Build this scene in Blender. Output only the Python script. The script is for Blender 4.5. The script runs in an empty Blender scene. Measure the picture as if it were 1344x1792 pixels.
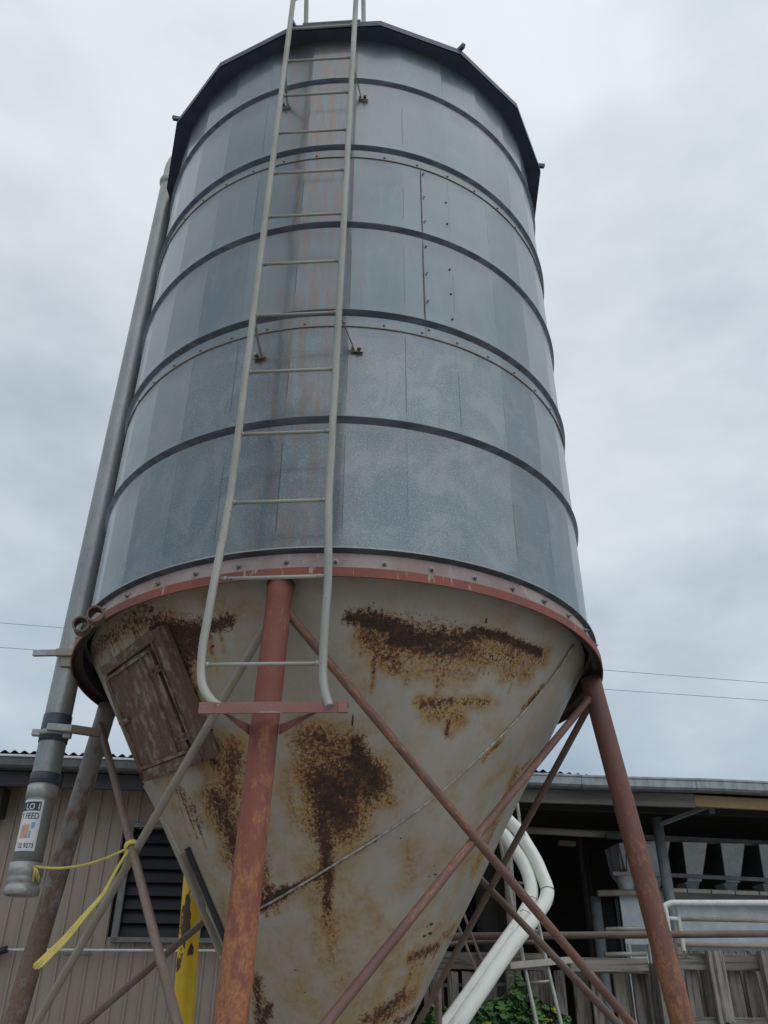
import bpy, math, random
import numpy as np
from mathutils import Vector, Matrix
random.seed(7)
sc = bpy.context.scene
R_ = math.radians

# ------------------------------------------------------------------ camera
CAM = Vector((0.0, -4.06, 1.6))
FPX, PIT, ROL, YAW = 1459.02, R_(31.468), R_(0.135), R_(3.095)
cy_, sy_, cp_, sp_ = math.cos(YAW), math.sin(YAW), math.cos(PIT), math.sin(PIT)
FW = Vector((sy_*cp_, cy_*cp_, sp_)); RT = Vector((cy_, -sy_, 0)); UP = RT.cross(FW)
RT, UP = (math.cos(ROL)*RT + math.sin(ROL)*UP), (-math.sin(ROL)*RT + math.cos(ROL)*UP)
cd = bpy.data.cameras.new('camera'); cam = bpy.data.objects.new('camera', cd)
sc.collection.objects.link(cam); sc.camera = cam
cam.matrix_world = Matrix(((RT.x, UP.x, -FW.x, CAM.x), (RT.y, UP.y, -FW.y, CAM.y), (RT.z, UP.z, -FW.z, CAM.z), (0, 0, 0, 1)))
cd.sensor_fit = 'VERTICAL'; cd.sensor_height = 24; cd.sensor_width = 18
cd.lens = 24*FPX/1792; cd.clip_end = 2000; cd.clip_start = 0.05

# ------------------------------------------------------------------ world: overcast sky
SUN_EL, SUN_ROT = R_(48), R_(146)
w = bpy.data.worlds.new('World'); sc.world = w; w.use_nodes = True
nt = w.node_tree; N = nt.nodes; L = nt.links; N.clear()
out = N.new('ShaderNodeOutputWorld'); bg = N.new('ShaderNodeBackground')
sky = N.new('ShaderNodeTexSky'); sky.sky_type = 'NISHITA'; sky.sun_disc = False
sky.sun_elevation = SUN_EL; sky.sun_rotation = SUN_ROT; sky.dust_density = 2.0
tc = N.new('ShaderNodeTexCoord')
def wnoise(scale, detail, rough, sx=1, sy=1, sz=1, off=(0, 0, 0)):
    m = N.new('ShaderNodeMapping'); m.inputs['Scale'].default_value = (sx, sy, sz); m.inputs['Location'].default_value = off
    L.new(tc.outputs['Generated'], m.inputs[0])
    n = N.new('ShaderNodeTexNoise'); n.inputs['Scale'].default_value = scale
    n.inputs['Detail'].default_value = detail; n.inputs['Roughness'].default_value = rough
    L.new(m.outputs[0], n.inputs['Vector']); return n.outputs[0]
n1 = wnoise(2.3, 5, .52, 1, 1, 2.2, (0.35, .2, .1)); n2 = wnoise(6.5, 6, .55, 1, 1, 2.0, (1.3, 2.1, .4))
mx = N.new('ShaderNodeMath'); mx.operation = 'MULTIPLY_ADD'; mx.inputs[1].default_value = .3
L.new(n2, mx.inputs[0]); L.new(n1, mx.inputs[2])
sx = N.new('ShaderNodeSeparateXYZ'); L.new(tc.outputs['Generated'], sx.inputs[0])
def wm(op, a, b, c=0.):
    n = N.new('ShaderNodeMath'); n.operation = op
    for i, x in enumerate((a, b, c)):
        if isinstance(x, (int, float)): n.inputs[i].default_value = x
        else: L.new(x, n.inputs[i])
    return n.outputs[0]
cl_ = wm('SUBTRACT', mx.outputs[0], .65)                     # cloud density about zero
hgt = wm('MULTIPLY_ADD', cl_, 1.15, sx.outputs[2])            # banks of cloud break up the height tone
cr = N.new('ShaderNodeValToRGB'); L.new(hgt, cr.inputs[0])
e = cr.color_ramp.elements
e[0].position = .12; e[0].color = (3.6, 4.6, 5.6, 1); e[1].position = .92; e[1].color = (7.35, 7.85, 8.35, 1)
k = e.new(.40); k.color = (5.1, 5.85, 6.55, 1); k = e.new(.62); k.color = (6.35, 7.0, 7.6, 1)
sd = N.new('ShaderNodeVectorMath'); sd.operation = 'DOT_PRODUCT'; L.new(tc.outputs['Generated'], sd.inputs[0])
sd.inputs[1].default_value = (math.sin(SUN_ROT)*math.cos(SUN_EL), math.cos(SUN_ROT)*math.cos(SUN_EL), math.sin(SUN_EL))
glow = wm('MULTIPLY_ADD', wm('POWER', wm('MAXIMUM', sd.outputs['Value'], 0.), 2.), .55, 1.)
gm = N.new('ShaderNodeVectorMath'); gm.operation = 'SCALE'; L.new(cr.outputs[0], gm.inputs[0]); L.new(wm('MULTIPLY', glow, wm('MULTIPLY_ADD', cl_, .35, 1.)), gm.inputs['Scale'])
mixs = N.new('ShaderNodeMix'); mixs.data_type = 'RGBA'; mixs.inputs[0].default_value = .90
L.new(sky.outputs[0], mixs.inputs[6]); L.new(gm.outputs[0], mixs.inputs[7]); L.new(mixs.outputs[2], bg.inputs[0])
bg.inputs[1].default_value = .105; L.new(bg.outputs[0], out.inputs[0])
sl = bpy.data.lights.new('sun', 'SUN'); sun = bpy.data.objects.new('sun', sl); sc.collection.objects.link(sun)
sl.energy = .55; sl.angle = R_(75); sl.color = (1, .965, .91)
sun.rotation_euler = (R_(38), 0, R_(155))
sdir = Vector((math.sin(SUN_ROT)*math.cos(SUN_EL), math.cos(SUN_ROT)*math.cos(SUN_EL), math.sin(SUN_EL)))
sun.rotation_euler = sdir.to_track_quat('Z', 'Y').to_euler()
sc.view_settings.view_transform = 'Standard'; sc.view_settings.look = 'None'
sc.view_settings.gamma = 1; sc.view_settings.exposure = 0

# ------------------------------------------------------------------ measuring helpers (photo pixel -> place)
def ray(px, py):
    return (FW + RT*((px-672)/FPX) - UP*((py-896)/FPX)).normalized()
def at(px, py, Y):
    d = ray(px, py); return CAM + d*((Y-CAM.y)/d.y)
TH = R_(4.07); FU = Vector((math.cos(TH), math.sin(TH), 0)); FV = Vector((-math.sin(TH), math.cos(TH), 0)); FO = Vector((0, 2.993, 0))
def F(u, v, z): return FO + FU*u + FV*v + Vector((0, 0, z))     # shed frame: u along the eave, v into the shed
def fp(px, py, v):
    d = ray(px, py); t = ((FO+FV*v-CAM).dot(FV))/d.dot(FV); q = CAM+d*t-FO
    return (q.dot(FU), q.z)
def FP(px, py, v): u, z = fp(px, py, v); return F(u, v, z)

# ------------------------------------------------------------------ mesh helpers
class MB:
    def __init__(s): s.v = []; s.f = []; s.uv = []; s.sm = []
    def face(s, idx, uvs, smooth=False): s.f.append(tuple(idx)); s.uv.append(uvs); s.sm.append(smooth)
    def grid(s, P, UV, smooth=True, closed_i=False, flip=False):
        ni, nj = len(P), len(P[0]); b = len(s.v)
        for row in P: s.v += [tuple(q) for q in row]
        for i in range(ni-1):
            for j in range(nj-1):
                q = [b+i*nj+j, b+(i+1)*nj+j, b+(i+1)*nj+j+1, b+i*nj+j+1]
                t = [UV[i][j], UV[i+1][j], UV[i+1][j+1], UV[i][j+1]]
                if flip: q.reverse(); t.reverse()
                s.face(q, t, smooth)
    def tube(s, pts, r, n=14, caps=True, start_uv=0):
        pts = [Vector(p) for p in pts]; m = len(pts)
        if not hasattr(r, '__len__'): r = [r]*m
        tans = []
        for i in range(m):
            a = pts[min(i+1, m-1)]-pts[max(i-1, 0)]; tans.append(a.normalized())
        t = tans[0]; ref = Vector((0, 0, 1)) if abs(t.z) < .9 else Vector((0, 1, 0))
        nrm = (ref - t*ref.dot(t)).normalized(); b0 = len(s.v); al = start_uv; rows = []
        for i in range(m):
            t = tans[i]; nrm = (nrm - t*nrm.dot(t)).normalized(); bi = t.cross(nrm)
            if i: al += (pts[i]-pts[i-1]).length
            rows.append(al)
            for j in range(n):
                a = 2*math.pi*j/n; s.v.append(tuple(pts[i]+(nrm*math.cos(a)+bi*math.sin(a))*r[i]))
        c = 2*math.pi*max(r)/n
        for i in range(m-1):
            for j in range(n):
                j2 = (j+1) % n
                s.face([b0+i*n+j, b0+i*n+j2, b0+(i+1)*n+j2, b0+(i+1)*n+j],
                       [(c*j, rows[i]), (c*(j+1), rows[i]), (c*(j+1), rows[i+1]), (c*j, rows[i+1])], True)
        if caps:
            s.face([b0+j for j in reversed(range(n))], [(0, 0)]*n)
            s.face([b0+(m-1)*n+j for j in range(n)], [(0, 0)]*n)
    def beam(s, A, B, w, h, up=(0, 0, 1), ch=0):
        A, B = Vector(A), Vector(B); t = (B-A).normalized(); up = Vector(up)
        if abs(t.dot(up)) > .98: up = Vector((0, 1, 0))
        x = t.cross(up).normalized(); y = x.cross(t).normalized(); Ln = (B-A).length
        c = ch or min(w, h)*.06
        prof = [(-w/2+c, -h/2), (w/2-c, -h/2), (w/2, -h/2+c), (w/2, h/2-c), (w/2-c, h/2), (-w/2+c, h/2), (-w/2, h/2-c), (-w/2, -h/2+c)]
        b0 = len(s.v); cum = [0]
        for i in range(8):
            p, q = prof[i], prof[(i+1) % 8]; cum.append(cum[-1]+math.hypot(q[0]-p[0], q[1]-p[1]))
        for P in (A, B):
            for p in prof: s.v.append(tuple(P+x*p[0]+y*p[1]))
        for i in range(8):
            j = (i+1) % 8
            s.face([b0+i, b0+8+i, b0+8+j, b0+j], [(cum[i], 0), (cum[i], Ln), (cum[i+1], Ln), (cum[i+1], 0)])
        s.face([b0+j for j in range(8)], [p for p in prof]); s.face([b0+8+j for j in reversed(range(8))], [p for p in reversed(prof)])
    def prism(s, poly, vec, uvax=None):
        poly = [Vector(p) for p in poly]; vec = Vector(vec); n = len(poly); b0 = len(s.v)
        e1 = (poly[1]-poly[0]).normalized(); nn = vec.normalized(); e2 = nn.cross(e1)
        s.v += [tuple(p) for p in poly]+[tuple(p+vec) for p in poly]
        uv = [((p-poly[0]).dot(e1), (p-poly[0]).dot(e2)) for p in poly]
        s.face([b0+j for j in reversed(range(n))], list(reversed(uv))); s.face([b0+n+j for j in range(n)], uv)
        for i in range(n):
            j = (i+1) % n; l = (poly[j]-poly[i]).length
            s.face([b0+i, b0+j, b0+n+j, b0+n+i], [(0, 0), (l, 0), (l, vec.length), (0, vec.length)])
    def lathe(s, prof, cx=0, cy=0, n=180, a0=0, a1=360, smooth=True):
        full = abs(a1-a0) >= 359.9
        P = []; UV = []
        for i in range(n+1):
            a = R_(a0+(a1-a0)*i/n); l = 0; row = []; ur = []
            for q, (r, z) in enumerate(prof):
                if q: l += math.hypot(r-prof[q-1][0], z-prof[q-1][1])
                row.append((cx+r*math.cos(a), cy+r*math.sin(a), z)); ur.append((prof[0][0]*a, l))
            P.append(row); UV.append(ur)
        s.grid(P, UV, smooth)
    def lathe_hard(s, prof, cx=0, cy=0, n=240):
        for q in range(len(prof)-1): s.lathe(prof[q:q+2], cx, cy, n)
    def build(s, name, mat, parent=None, weld=False):
        me = bpy.data.meshes.new(name); me.from_pydata(s.v, [], s.f)
        uvl = me.uv_layers.new(name='UVMap')
        flat = [c for u in s.uv for q in u for c in q]; uvl.data.foreach_set('uv', flat)
        me.polygons.foreach_set('use_smooth', s.sm); me.materials.append(mat); me.update()
        o = bpy.data.objects.new(name, me); sc.collection.objects.link(o)
        if parent: o.parent = parent; o.matrix_parent_inverse = parent.matrix_world.inverted()
        return o
def tag(o, label=None, cat=None, group=None, kind=None):
    if label: o['label'] = label
    if cat: o['category'] = cat
    if group: o['group'] = group
    if kind: o['kind'] = kind
    return o
def empty(name, label, cat, loc=(0, 0, 0), group=None):
    o = bpy.data.objects.new(name, None); sc.collection.objects.link(o); o.location = loc
    o.matrix_world = Matrix.Translation(Vector(loc)); o.empty_display_size = .1
    return tag(o, label, cat, group)
def sagline(A, B, sag, n=24):
    A, B = Vector(A), Vector(B)
    return [A.lerp(B, i/n)+Vector((0, 0, -4*sag*(i/n)*(1-i/n))) for i in range(n+1)]
def smooth_path(P, k=8):
    P = [Vector(p) for p in P]; Q = [P[0]*2-P[1]]+P+[P[-1]*2-P[-2]]; o = []
    for i in range(1, len(Q)-2):
        for q in range(k):
            t = q/k; a, b, c, d = Q[i-1:i+3]
            o.append(.5*((2*b)+(c-a)*t+(2*a-5*b+4*c-d)*t*t+(3*b-a-3*c+d)*t**3))
    o.append(P[-1]); return o

# ------------------------------------------------------------------ material helper
class MT:
    def __init__(s, name, rough=.6, metal=0., spec=.5):
        s.m = bpy.data.materials.new(name); s.m.use_nodes = True; s.nt = s.m.node_tree
        s.b = s.nt.nodes['Principled BSDF']; s.b.inputs['Roughness'].default_value = rough
        s.b.inputs['Metallic'].default_value = metal; s.b.inputs['Specular IOR Level'].default_value = spec
        s.tc = s.nt.nodes.new('ShaderNodeTexCoord'); s.oi = s.nt.nodes.new('ShaderNodeObjectInfo')
    def link(s, a, b): s.nt.links.new(a, b)
    def math(s, op, a, b=0., c=0., clamp=False):
        n = s.nt.nodes.new('ShaderNodeMath'); n.operation = op; n.use_clamp = clamp
        for i, x in enumerate((a, b, c)):
            if isinstance(x, (int, float)): n.inputs[i].default_value = x
            else: s.link(x, n.inputs[i])
        return n.outputs[0]
    def noise(s, scale, detail=4, rough=.55, stretch=(1, 1, 1), src='UV', rnd=True, dist=0.):
        mp = s.nt.nodes.new('ShaderNodeMapping'); mp.inputs['Scale'].default_value = stretch
        s.link(s.tc.outputs[src], mp.inputs[0])
        n = s.nt.nodes.new('ShaderNodeTexNoise'); n.noise_dimensions = '4D' if rnd else '3D'
        n.inputs['Scale'].default_value = scale; n.inputs['Detail'].default_value = detail; n.inputs['Roughness'].default_value = rough
        n.inputs['Distortion'].default_value = dist
        s.link(mp.outputs[0], n.inputs['Vector'])
        if rnd: s.link(s.math('MULTIPLY', s.oi.outputs['Random'], 37.), n.inputs['W'])
        return n.outputs[0]
    def ramp(s, fac, lo, hi):      # smoothstep 0..1
        n = s.nt.nodes.new('ShaderNodeMapRange'); n.interpolation_type = 'SMOOTHSTEP'
        n.inputs[1].default_value = lo; n.inputs[2].default_value = hi; s.link(fac, n.inputs[0]); return n.outputs[0]
    def mix(s, fac, a, b, mode='MIX'):
        n = s.nt.nodes.new('ShaderNodeMix'); n.data_type = 'RGBA'; n.blend_type = mode
        for i, x in ((0, fac), (6, a), (7, b)):
            if isinstance(x, (int, float)): n.inputs[i].default_value = x
            elif isinstance(x, tuple): n.inputs[i].default_value = (*x, 1)
            else: s.link(x, n.inputs[i])
        return n.outputs[2]
    def attr(s, name):
        n = s.nt.nodes.new('ShaderNodeAttribute'); n.attribute_name = name; return n.outputs['Fac']
    def col(s, c):
        if isinstance(c, tuple): s.b.inputs['Base Color'].default_value = (*c, 1)
        else: s.link(c, s.b.inputs['Base Color'])
    def inp(s, name, v): s.link(v, s.b.inputs[name])
    def bump(s, h, strength=.3, dist=.01):
        n = s.nt.nodes.new('ShaderNodeBump'); n.inputs['Strength'].default_value = strength; n.inputs['Distance'].default_value = dist
        s.link(h, n.inputs['Height']); s.link(n.outputs[0], s.b.inputs['Normal'])

def simple(name, c1, c2, rough=.6, metal=0., scale=8, stretch=(1, 1, 1), lo=.35, hi=.65, spec=.5, bump=.15, fine=60):
    t = MT(name, rough, metal, spec); n = t.noise(scale, 5, .6, stretch); f = t.noise(fine, 3, .6, stretch)
    c = t.mix(t.ramp(n, lo, hi), c1, c2)
    dk = tuple(x*.62 for x in c1); c = t.mix(t.math('MULTIPLY', t.ramp(f, .5, .72), .5), c, dk)
    t.col(c); t.bump(t.math('ADD', n, f), bump, .004); return t.m

# zinc silo sheet
t = MT('zinc_sheet', .36, .55); t.b.inputs['Coat Weight'].default_value = .5; t.b.inputs['Coat Roughness'].default_value = .12; t.b.inputs['Coat IOR'].default_value = 1.45
big = t.noise(1.6, 4, .6, (1, .8, 1), rnd=False); st = t.noise(9, 6, .66, (1.8, .30, 1), rnd=False)
st2 = t.noise(30, 5, .7, (1.5, .10, 1), rnd=False); fine = t.noise(130, 3, .7, rnd=False); pan = t.attr('panel'); stn = t.attr('stain')
c = t.mix(t.ramp(big, .3, .7), (.080, .118, .142), (.118, .152, .172))
c = t.mix(t.math('MULTIPLY', t.ramp(st, .45, .75), .5), c, (.165, .190, .200))
c = t.mix(t.math('MULTIPLY', t.ramp(st2, .52, .68), .5), c, (.115, .14, .16))
blot = t.noise(5.5, 7, .68, (1, .8, 1), rnd=False, dist=.8)
szz = t.nt.nodes.new('ShaderNodeSeparateXYZ'); t.link(t.tc.outputs['Object'], szz.inputs[0]); low = t.math('MULTIPLY_ADD', t.ramp(szz.outputs[2], 4.5, 4.1), .8, .2)
c = t.mix(t.math('MULTIPLY', t.math('MULTIPLY', t.ramp(blot, .46, .62), .22), low), c, (.30, .300, .305))
c = t.mix(t.math('MULTIPLY', t.ramp(t.noise(60, 5, .7, (1.6, .6, 1), rnd=False), .54, .66), .20), c, (.09, .11, .12))
c = t.mix(t.math('MULTIPLY', t.math('MULTIPLY', t.ramp(fine, .48, .62), .26), low), c, (.36, .375, .38))
c = t.mix(t.math('MULTIPLY', t.math('MULTIPLY', stn, t.ramp(t.noise(20, 7, .74, (1.5, .16, 1), rnd=False), .40, .60)), .95), c, (.165, .098, .068))
c = t.mix(t.math('MULTIPLY', t.math('SUBTRACT', pan, .5), .4, clamp=True), c, (.27, .28, .285))
wd = t.ramp(t.noise(7, 6, .65, (2.2, .5, 1), rnd=False, dist=1.2), .62, .7)
c = t.mix(t.math('MULTIPLY', wd, .25), c, (.20, .23, .26))
c = t.mix(t.math('MULTIPLY', t.ramp(t.attr('crease'), .2, .7), .85), c, (.035, .045, .055))
t.col(c); t.inp('Roughness', t.math('MULTIPLY_ADD', st, .22, .27)); t.bump(t.math('ADD', t.math('MULTIPLY', big, 1.4), t.math('MULTIPLY', fine, .06)), .2, .02)
ZINC = t.m
t = MT('zinc_hoop_shaded', .42, .6); n = t.noise(14, 5, .65, (.3, 2, 1), src='Object')
t.col(t.mix(t.ramp(n, .4, .65), (.050, .060, .078), (.10, .115, .135))); t.bump(n, .1, .004); HOOP = t.m  # zinc darkened to paint in shade on the down-facing hoop faces
RIMM = simple('rim_zinc', (.34, .34, .32), (.44, .44, .42), .5, .3, 14)
ROOFZ = simple('zinc_roof', (.055, .065, .10), (.075, .085, .12), .55, .3)
LAPRUST = simple('lap_seam_rust', (.16, .13, .10), (.24, .21, .17), .7, .1, 20)
BOLT = simple('bolt_zinc', (.16, .14, .12), (.30, .29, .27), .45, .6, 50)

# hopper cone paint with rust (masks live on the mesh as attributes of real stains)
t = MT('hopper_paint', .42, 0, .5)
rust, stain, scr = t.attr('rust'), t.attr('stain'), t.attr('scratch')
big = t.noise(1.8, 5, .6, src='Object', rnd=False); mid = t.noise(7, 6, .65, src='Object', rnd=False)
run = t.noise(16, 6, .7, (1.5, .35, 1), rnd=False)
f1 = t.noise(62, 3, .68, src='Object', rnd=False); f2 = t.noise(210, 2, .6, src='Object', rnd=False); f3 = t.noise(26, 5, .7, src='Object', rnd=False)
c = t.mix(t.ramp(big, .35, .65), (.335, .304, .258), (.390, .358, .308))
c = t.mix(t.math('MULTIPLY', t.ramp(run, .5, .75), .35), c, (.24, .22, .185))
c = t.mix(t.math('MULTIPLY', t.ramp(f1, .45, .75), .15), c, (.38, .37, .355))
# faint general ochre film
gen = t.math('MULTIPLY', t.ramp(mid, .44, .66), .5)
c = t.mix(gen, c, (.335, .255, .145))
# ochre stain
sm = t.ramp(t.math('ADD', stain, t.math('MULTIPLY', t.math('SUBTRACT', mid, .5), .8)), .02, .62)
sm2 = t.math('MULTIPLY', sm, t.math('MULTIPLY_ADD', t.ramp(f1, .38, .60), .40, .60), clamp=True)
c = t.mix(sm2, c, t.mix(t.ramp(f3, .38, .62), (.270, .125, .030), (.365, .230, .080)))
spk = t.ramp(t.math('ADD', t.math('MULTIPLY', stain, .13), t.noise(95, 3, .62, src='Object', rnd=False)), .60, .66)
c = t.mix(t.math('MULTIPLY', spk, t.ramp(stain, .30, .70)), c, (.065, .026, .013))
# heavy dark rust
h = t.math('ADD', rust, t.math('ADD', t.math('MULTIPLY', t.math('SUBTRACT', f1, .5), 1.9), t.math('ADD', t.math('MULTIPLY', t.math('SUBTRACT', f3, .5), .6), t.math('MULTIPLY', t.math('SUBTRACT', f2, .5), 1.3))))
hs_ = t.math('MULTIPLY', t.ramp(h, .22, .50), t.ramp(rust, .03, .16)); c = t.mix(t.math('MULTIPLY', hs_, .8), c, (.185, .070, .020))
hm = t.math('MULTIPLY', t.ramp(h, .46, .70), t.ramp(rust, .03, .16))
c = t.mix(hm, c, t.mix(t.ramp(f3, .40, .68), (.030, .016, .012), (.090, .036, .018)))
hh = t.math('MULTIPLY', hm, t.ramp(f2, .60, .72)); c = t.mix(t.math('MULTIPLY', hh, .55), c, (.17, .075, .03))
sc1 = t.math('MULTIPLY', t.ramp(t.math('ADD', scr, t.math('MULTIPLY', t.noise(120, 3, .7, src='Object', rnd=False), 1.0)), .98, 1.08), t.ramp(scr, .1, .3)); c = t.mix(sc1, c, (.02, .014, .01))
dots = t.ramp(t.noise(27, 2, .5, src='Object', rnd=False), .775, .79); c = t.mix(dots, c, (.03, .018, .012))
t.col(c); t.inp('Roughness', t.math('MULTIPLY_ADD', t.math('MAXIMUM', hm, sm2), .45, .40))
t.bump(t.math('ADD', t.math('MULTIPLY', hm, -.5), t.math('MULTIPLY', big, 1.5)), .35, .006)
CONE = t.m

def rusty(name, paint, paint2, rustc=(.19, .075, .035), dark=(.035, .018, .013), amt=.5, lo=0., pale=.2, rough=.62, zgrad=None, metal=0.):
    """painted steel: paint, patches of rust (more where amt is high), dark pits, pale scuffs"""
    t = MT(name, rough, metal, .4)
    a = t.noise(5, 6, .65, (1, .45, 1)); b = t.noise(22, 5, .7, (1, .5, 1)); f = t.noise(90, 3, .65)
    c = t.mix(t.ramp(a, .35, .65), paint, paint2)
    r = t.math('ADD', t.math('MULTIPLY', b, .6), t.math('MULTIPLY', a, .4))
    if zgrad:
        sx = t.nt.nodes.new('ShaderNodeSeparateXYZ'); t.link(t.tc.outputs['Object'], sx.inputs[0])
        r = t.math('ADD', r, t.math('MULTIPLY', t.math('SUBTRACT', zgrad, sx.outputs[2]), .12))
    m = t.ramp(r, .62-.2*amt, .70-.2*amt)
    c = t.mix(t.math('MULTIPLY', m, .85), c, t.mix(t.ramp(f, .4, .65), rustc, tuple(x*1.6 for x in rustc)))
    c = t.mix(t.ramp(t.math('ADD', t.math('MULTIPLY', f, .5), t.math('MULTIPLY', b, .5)), .60, .66), c, dark)
    c = t.mix(t.math('MULTIPLY', t.ramp(t.noise(30, 4, .7, (1.5, .25, 1)), .60, .68), pale), c, (.42, .34, .30))
    t.col(c); t.bump(t.math('ADD', b, t.math('MULTIPLY', f, .6)), .45, .004); return t.m
LEG = rusty('leg_red_oxide', (.225, .060, .040), (.165, .058, .042), (.250, .100, .040), amt=.50, pale=.3, zgrad=2.35)
LEGR = rusty('leg_brown_oxide', (.180, .076, .056), (.135, .062, .048), (.225, .100, .050), amt=.62, pale=.12, zgrad=2.1)
LEGG = rusty('leg_grey_rusty', (.22, .20, .19), (.27, .25, .24), (.135, .072, .045), amt=.62, pale=.2, zgrad=2.55)
BRR = rusty('brace_red', (.135, .066, .056), (.190, .105, .085), (.275, .115, .055), amt=.5, pale=.4)
BRB = rusty('brace_brown', (.13, .082, .068), (.20, .155, .13), (.17, .085, .05), amt=.5, pale=.25)
BRG = rusty('brace_grey', (.32, .285, .24), (.25, .215, .175), (.17, .09, .05), amt=.35, pale=.4)
BAND = rusty('band_red', (.235, .064, .043), (.175, .056, .040), (.17, .065, .04), amt=.05, pale=.75)
BANDP = rusty('band_pink', (.21, .145, .135), (.27, .225, .215), (.16, .06, .045), amt=.18, pale=.5)
DUCT = rusty('hatch_rust', (.26, .215, .165), (.20, .15, .11), (.085, .038, .022), (.028, .016, .012), amt=1.02, pale=.2)
YEL = None
t = MT('yellow_paint', .5); a = t.noise(7, 4, .5, (1, .55, 1)); f = t.noise(40, 4, .6, (1, .4, 1))
c = t.mix(t.ramp(f, .3, .7), (.72, .46, .015), (.80, .54, .03)); sc_ = t.attr('rust')
c = t.mix(t.ramp(t.math('ADD', sc_, t.math('MULTIPLY', t.math('SUBTRACT', f, .5), 1.8)), .48, .52), c, (.085, .04, .022))
c = t.mix(t.ramp(a, .72, .74), c, (.10, .05, .02)); t.col(c); YEL = t.m
GALV = simple('galvanised_tube', (.25, .25, .225), (.37, .365, .325), .5, .25, 18, (1, .4, 1), fine=110)
PIPEG = simple('fill_pipe_galv', (.25, .265, .265), (.32, .33, .315), .42, .5, 6, (1, .35, 1), fine=90)
CUFF = simple('pipe_cuff', (.30, .30, .29), (.40, .40, .385), .45, .4, 20)
TAPE = simple('dark_tape', (.035, .045, .065), (.055, .065, .09), .5, 0, 20)
PVC = simple('white_pvc', (.74, .74, .68), (.82, .82, .75), .35, 0, 5, (1, .3, 1), .4, .75, bump=.03, fine=25)
WHITE = simple('white_rail_paint', (.55, .56, .55), (.68, .69, .68), .5, 0, 10)
TAN = simple('tan_rail_paint', (.38, .31, .25), (.48, .40, .33), .6, 0, 10)
GREYP = simple('grey_post_paint', (.17, .19, .20), (.23, .25, .255), .6, .1, 12)
LADM = rusty('ladder_zinc', (.25, .25, .225), (.36, .355, .315), (.16, .085, .045), (.08, .06, .045), amt=.12, pale=.5, rough=.5)
ROPE = simple('yellow_rope', (.56, .44, .08), (.64, .55, .18), .75, 0, 90, (1, .3, 1))
BLACK = simple('black_rubber', (.012, .012, .014), (.02, .02, .022), .5)
WIRE = simple('wire_dark', (.10, .11, .12), (.14, .15, .16), .6)
PWIRE = simple('power_wire', (.25, .28, .30), (.3, .33, .35), .5, .3)
t = MT('tan_cladding', .55, 0, .4); a = t.noise(1.4, 5, .6, (1, .5, 1)); b = t.noise(14, 6, .7, (1, .2, 1)); f = t.noise(120, 3, .6)
c = t.mix(t.ramp(a, .3, .7), (.285, .228, .180), (.350, .285, .228)); c = t.mix(t.math('MULTIPLY', t.ramp(b, .5, .72), .35), c, (.17, .14, .12))
c = t.mix(t.math('MULTIPLY', t.ramp(f, .6, .7), .25), c, (.32, .28, .24)); t.col(c); t.bump(b, .1, .003); CLAD = t.m
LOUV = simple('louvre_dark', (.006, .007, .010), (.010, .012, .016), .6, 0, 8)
LFRM = simple('louvre_frame', (.14, .145, .14), (.19, .19, .18), .6, .1, 14)
GUT = simple('gutter_zinc', (.20, .23, .25), (.32, .35, .37), .5, .3, 6, (3, 1, 1), fine=40)
GUTD = simple('gutter_shaded_zinc', (.085, .085, .088), (.12, .12, .122), .5, .1, 6, (3, 1, 1), fine=40)  # same gutter on the left, its shadow painted in as a darker tone
FASD = simple('fascia_shaded_timber', (.040, .040, .044), (.060, .058, .060), .85, 0, 9, (1, .1, 1), fine=60)  # left fascia with the shade below the gutter painted into the timber
FAS = simple('fascia_grey_timber', (.085, .075, .07), (.17, .155, .145), .85, 0, 9, (1, .1, 1), fine=60)
FASY = simple('fascia_yellow_timber', (.30, .20, .09), (.22, .15, .075), .8, 0, 9, (1, .2, 1), fine=60)
t = MT('weathered_timber', .9, 0, .25); g = t.noise(38, 6, .7, (1, .05, 1), dist=.6); b = t.noise(3, 4, .6); k2 = t.noise(9, 3, .5, (1, .5, 1))
c = t.mix(t.ramp(b, .3, .7), (.20, .180, .160), (.30, .275, .245)); c = t.mix(t.ramp(g, .46, .62), c, (.065, .054, .046))
c = t.mix(t.ramp(k2, .70, .74), c, (.04, .03, .025)); c = t.mix(t.math('MULTIPLY', t.oi.outputs['Random'], .4), c, (.10, .085, .075))
t.col(c); t.bump(g, .5, .004); WOOD = t.m
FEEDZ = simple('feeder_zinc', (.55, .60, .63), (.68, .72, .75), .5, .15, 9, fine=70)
FEEDD = simple('feeder_shaded_zinc', (.12, .125, .14), (.16, .165, .175), .6, .3, 9)  # darker copy of the feeder zinc, shade painted on sides and back
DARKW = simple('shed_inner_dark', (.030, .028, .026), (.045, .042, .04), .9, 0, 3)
MESHM = simple('wire_mesh', (.05, .05, .055), (.07, .07, .075), .6, .3)
GRAV = simple('yard_gravel', (.27, .25, .22), (.37, .345, .31), .95, 0, 3, bump=.5, fine=30)
CONC = simple('concrete', (.22, .21, .20), (.28, .27, .25), .9, 0, 3)
STK = simple('sticker_white', (.60, .62, .63), (.68, .70, .70), .4, 0, 6, bump=.0)
INK = simple('sticker_ink', (.02, .024, .035), (.03, .034, .045), .4, 0, 6, bump=.0)
BLUEI = simple('sticker_blue', (.12, .30, .52), (.2, .4, .6), .4, 0, 30, bump=0)
PEACH = simple('sticker_peach', (.55, .36, .22), (.50, .28, .22), .4, 0, 30, bump=0)

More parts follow.
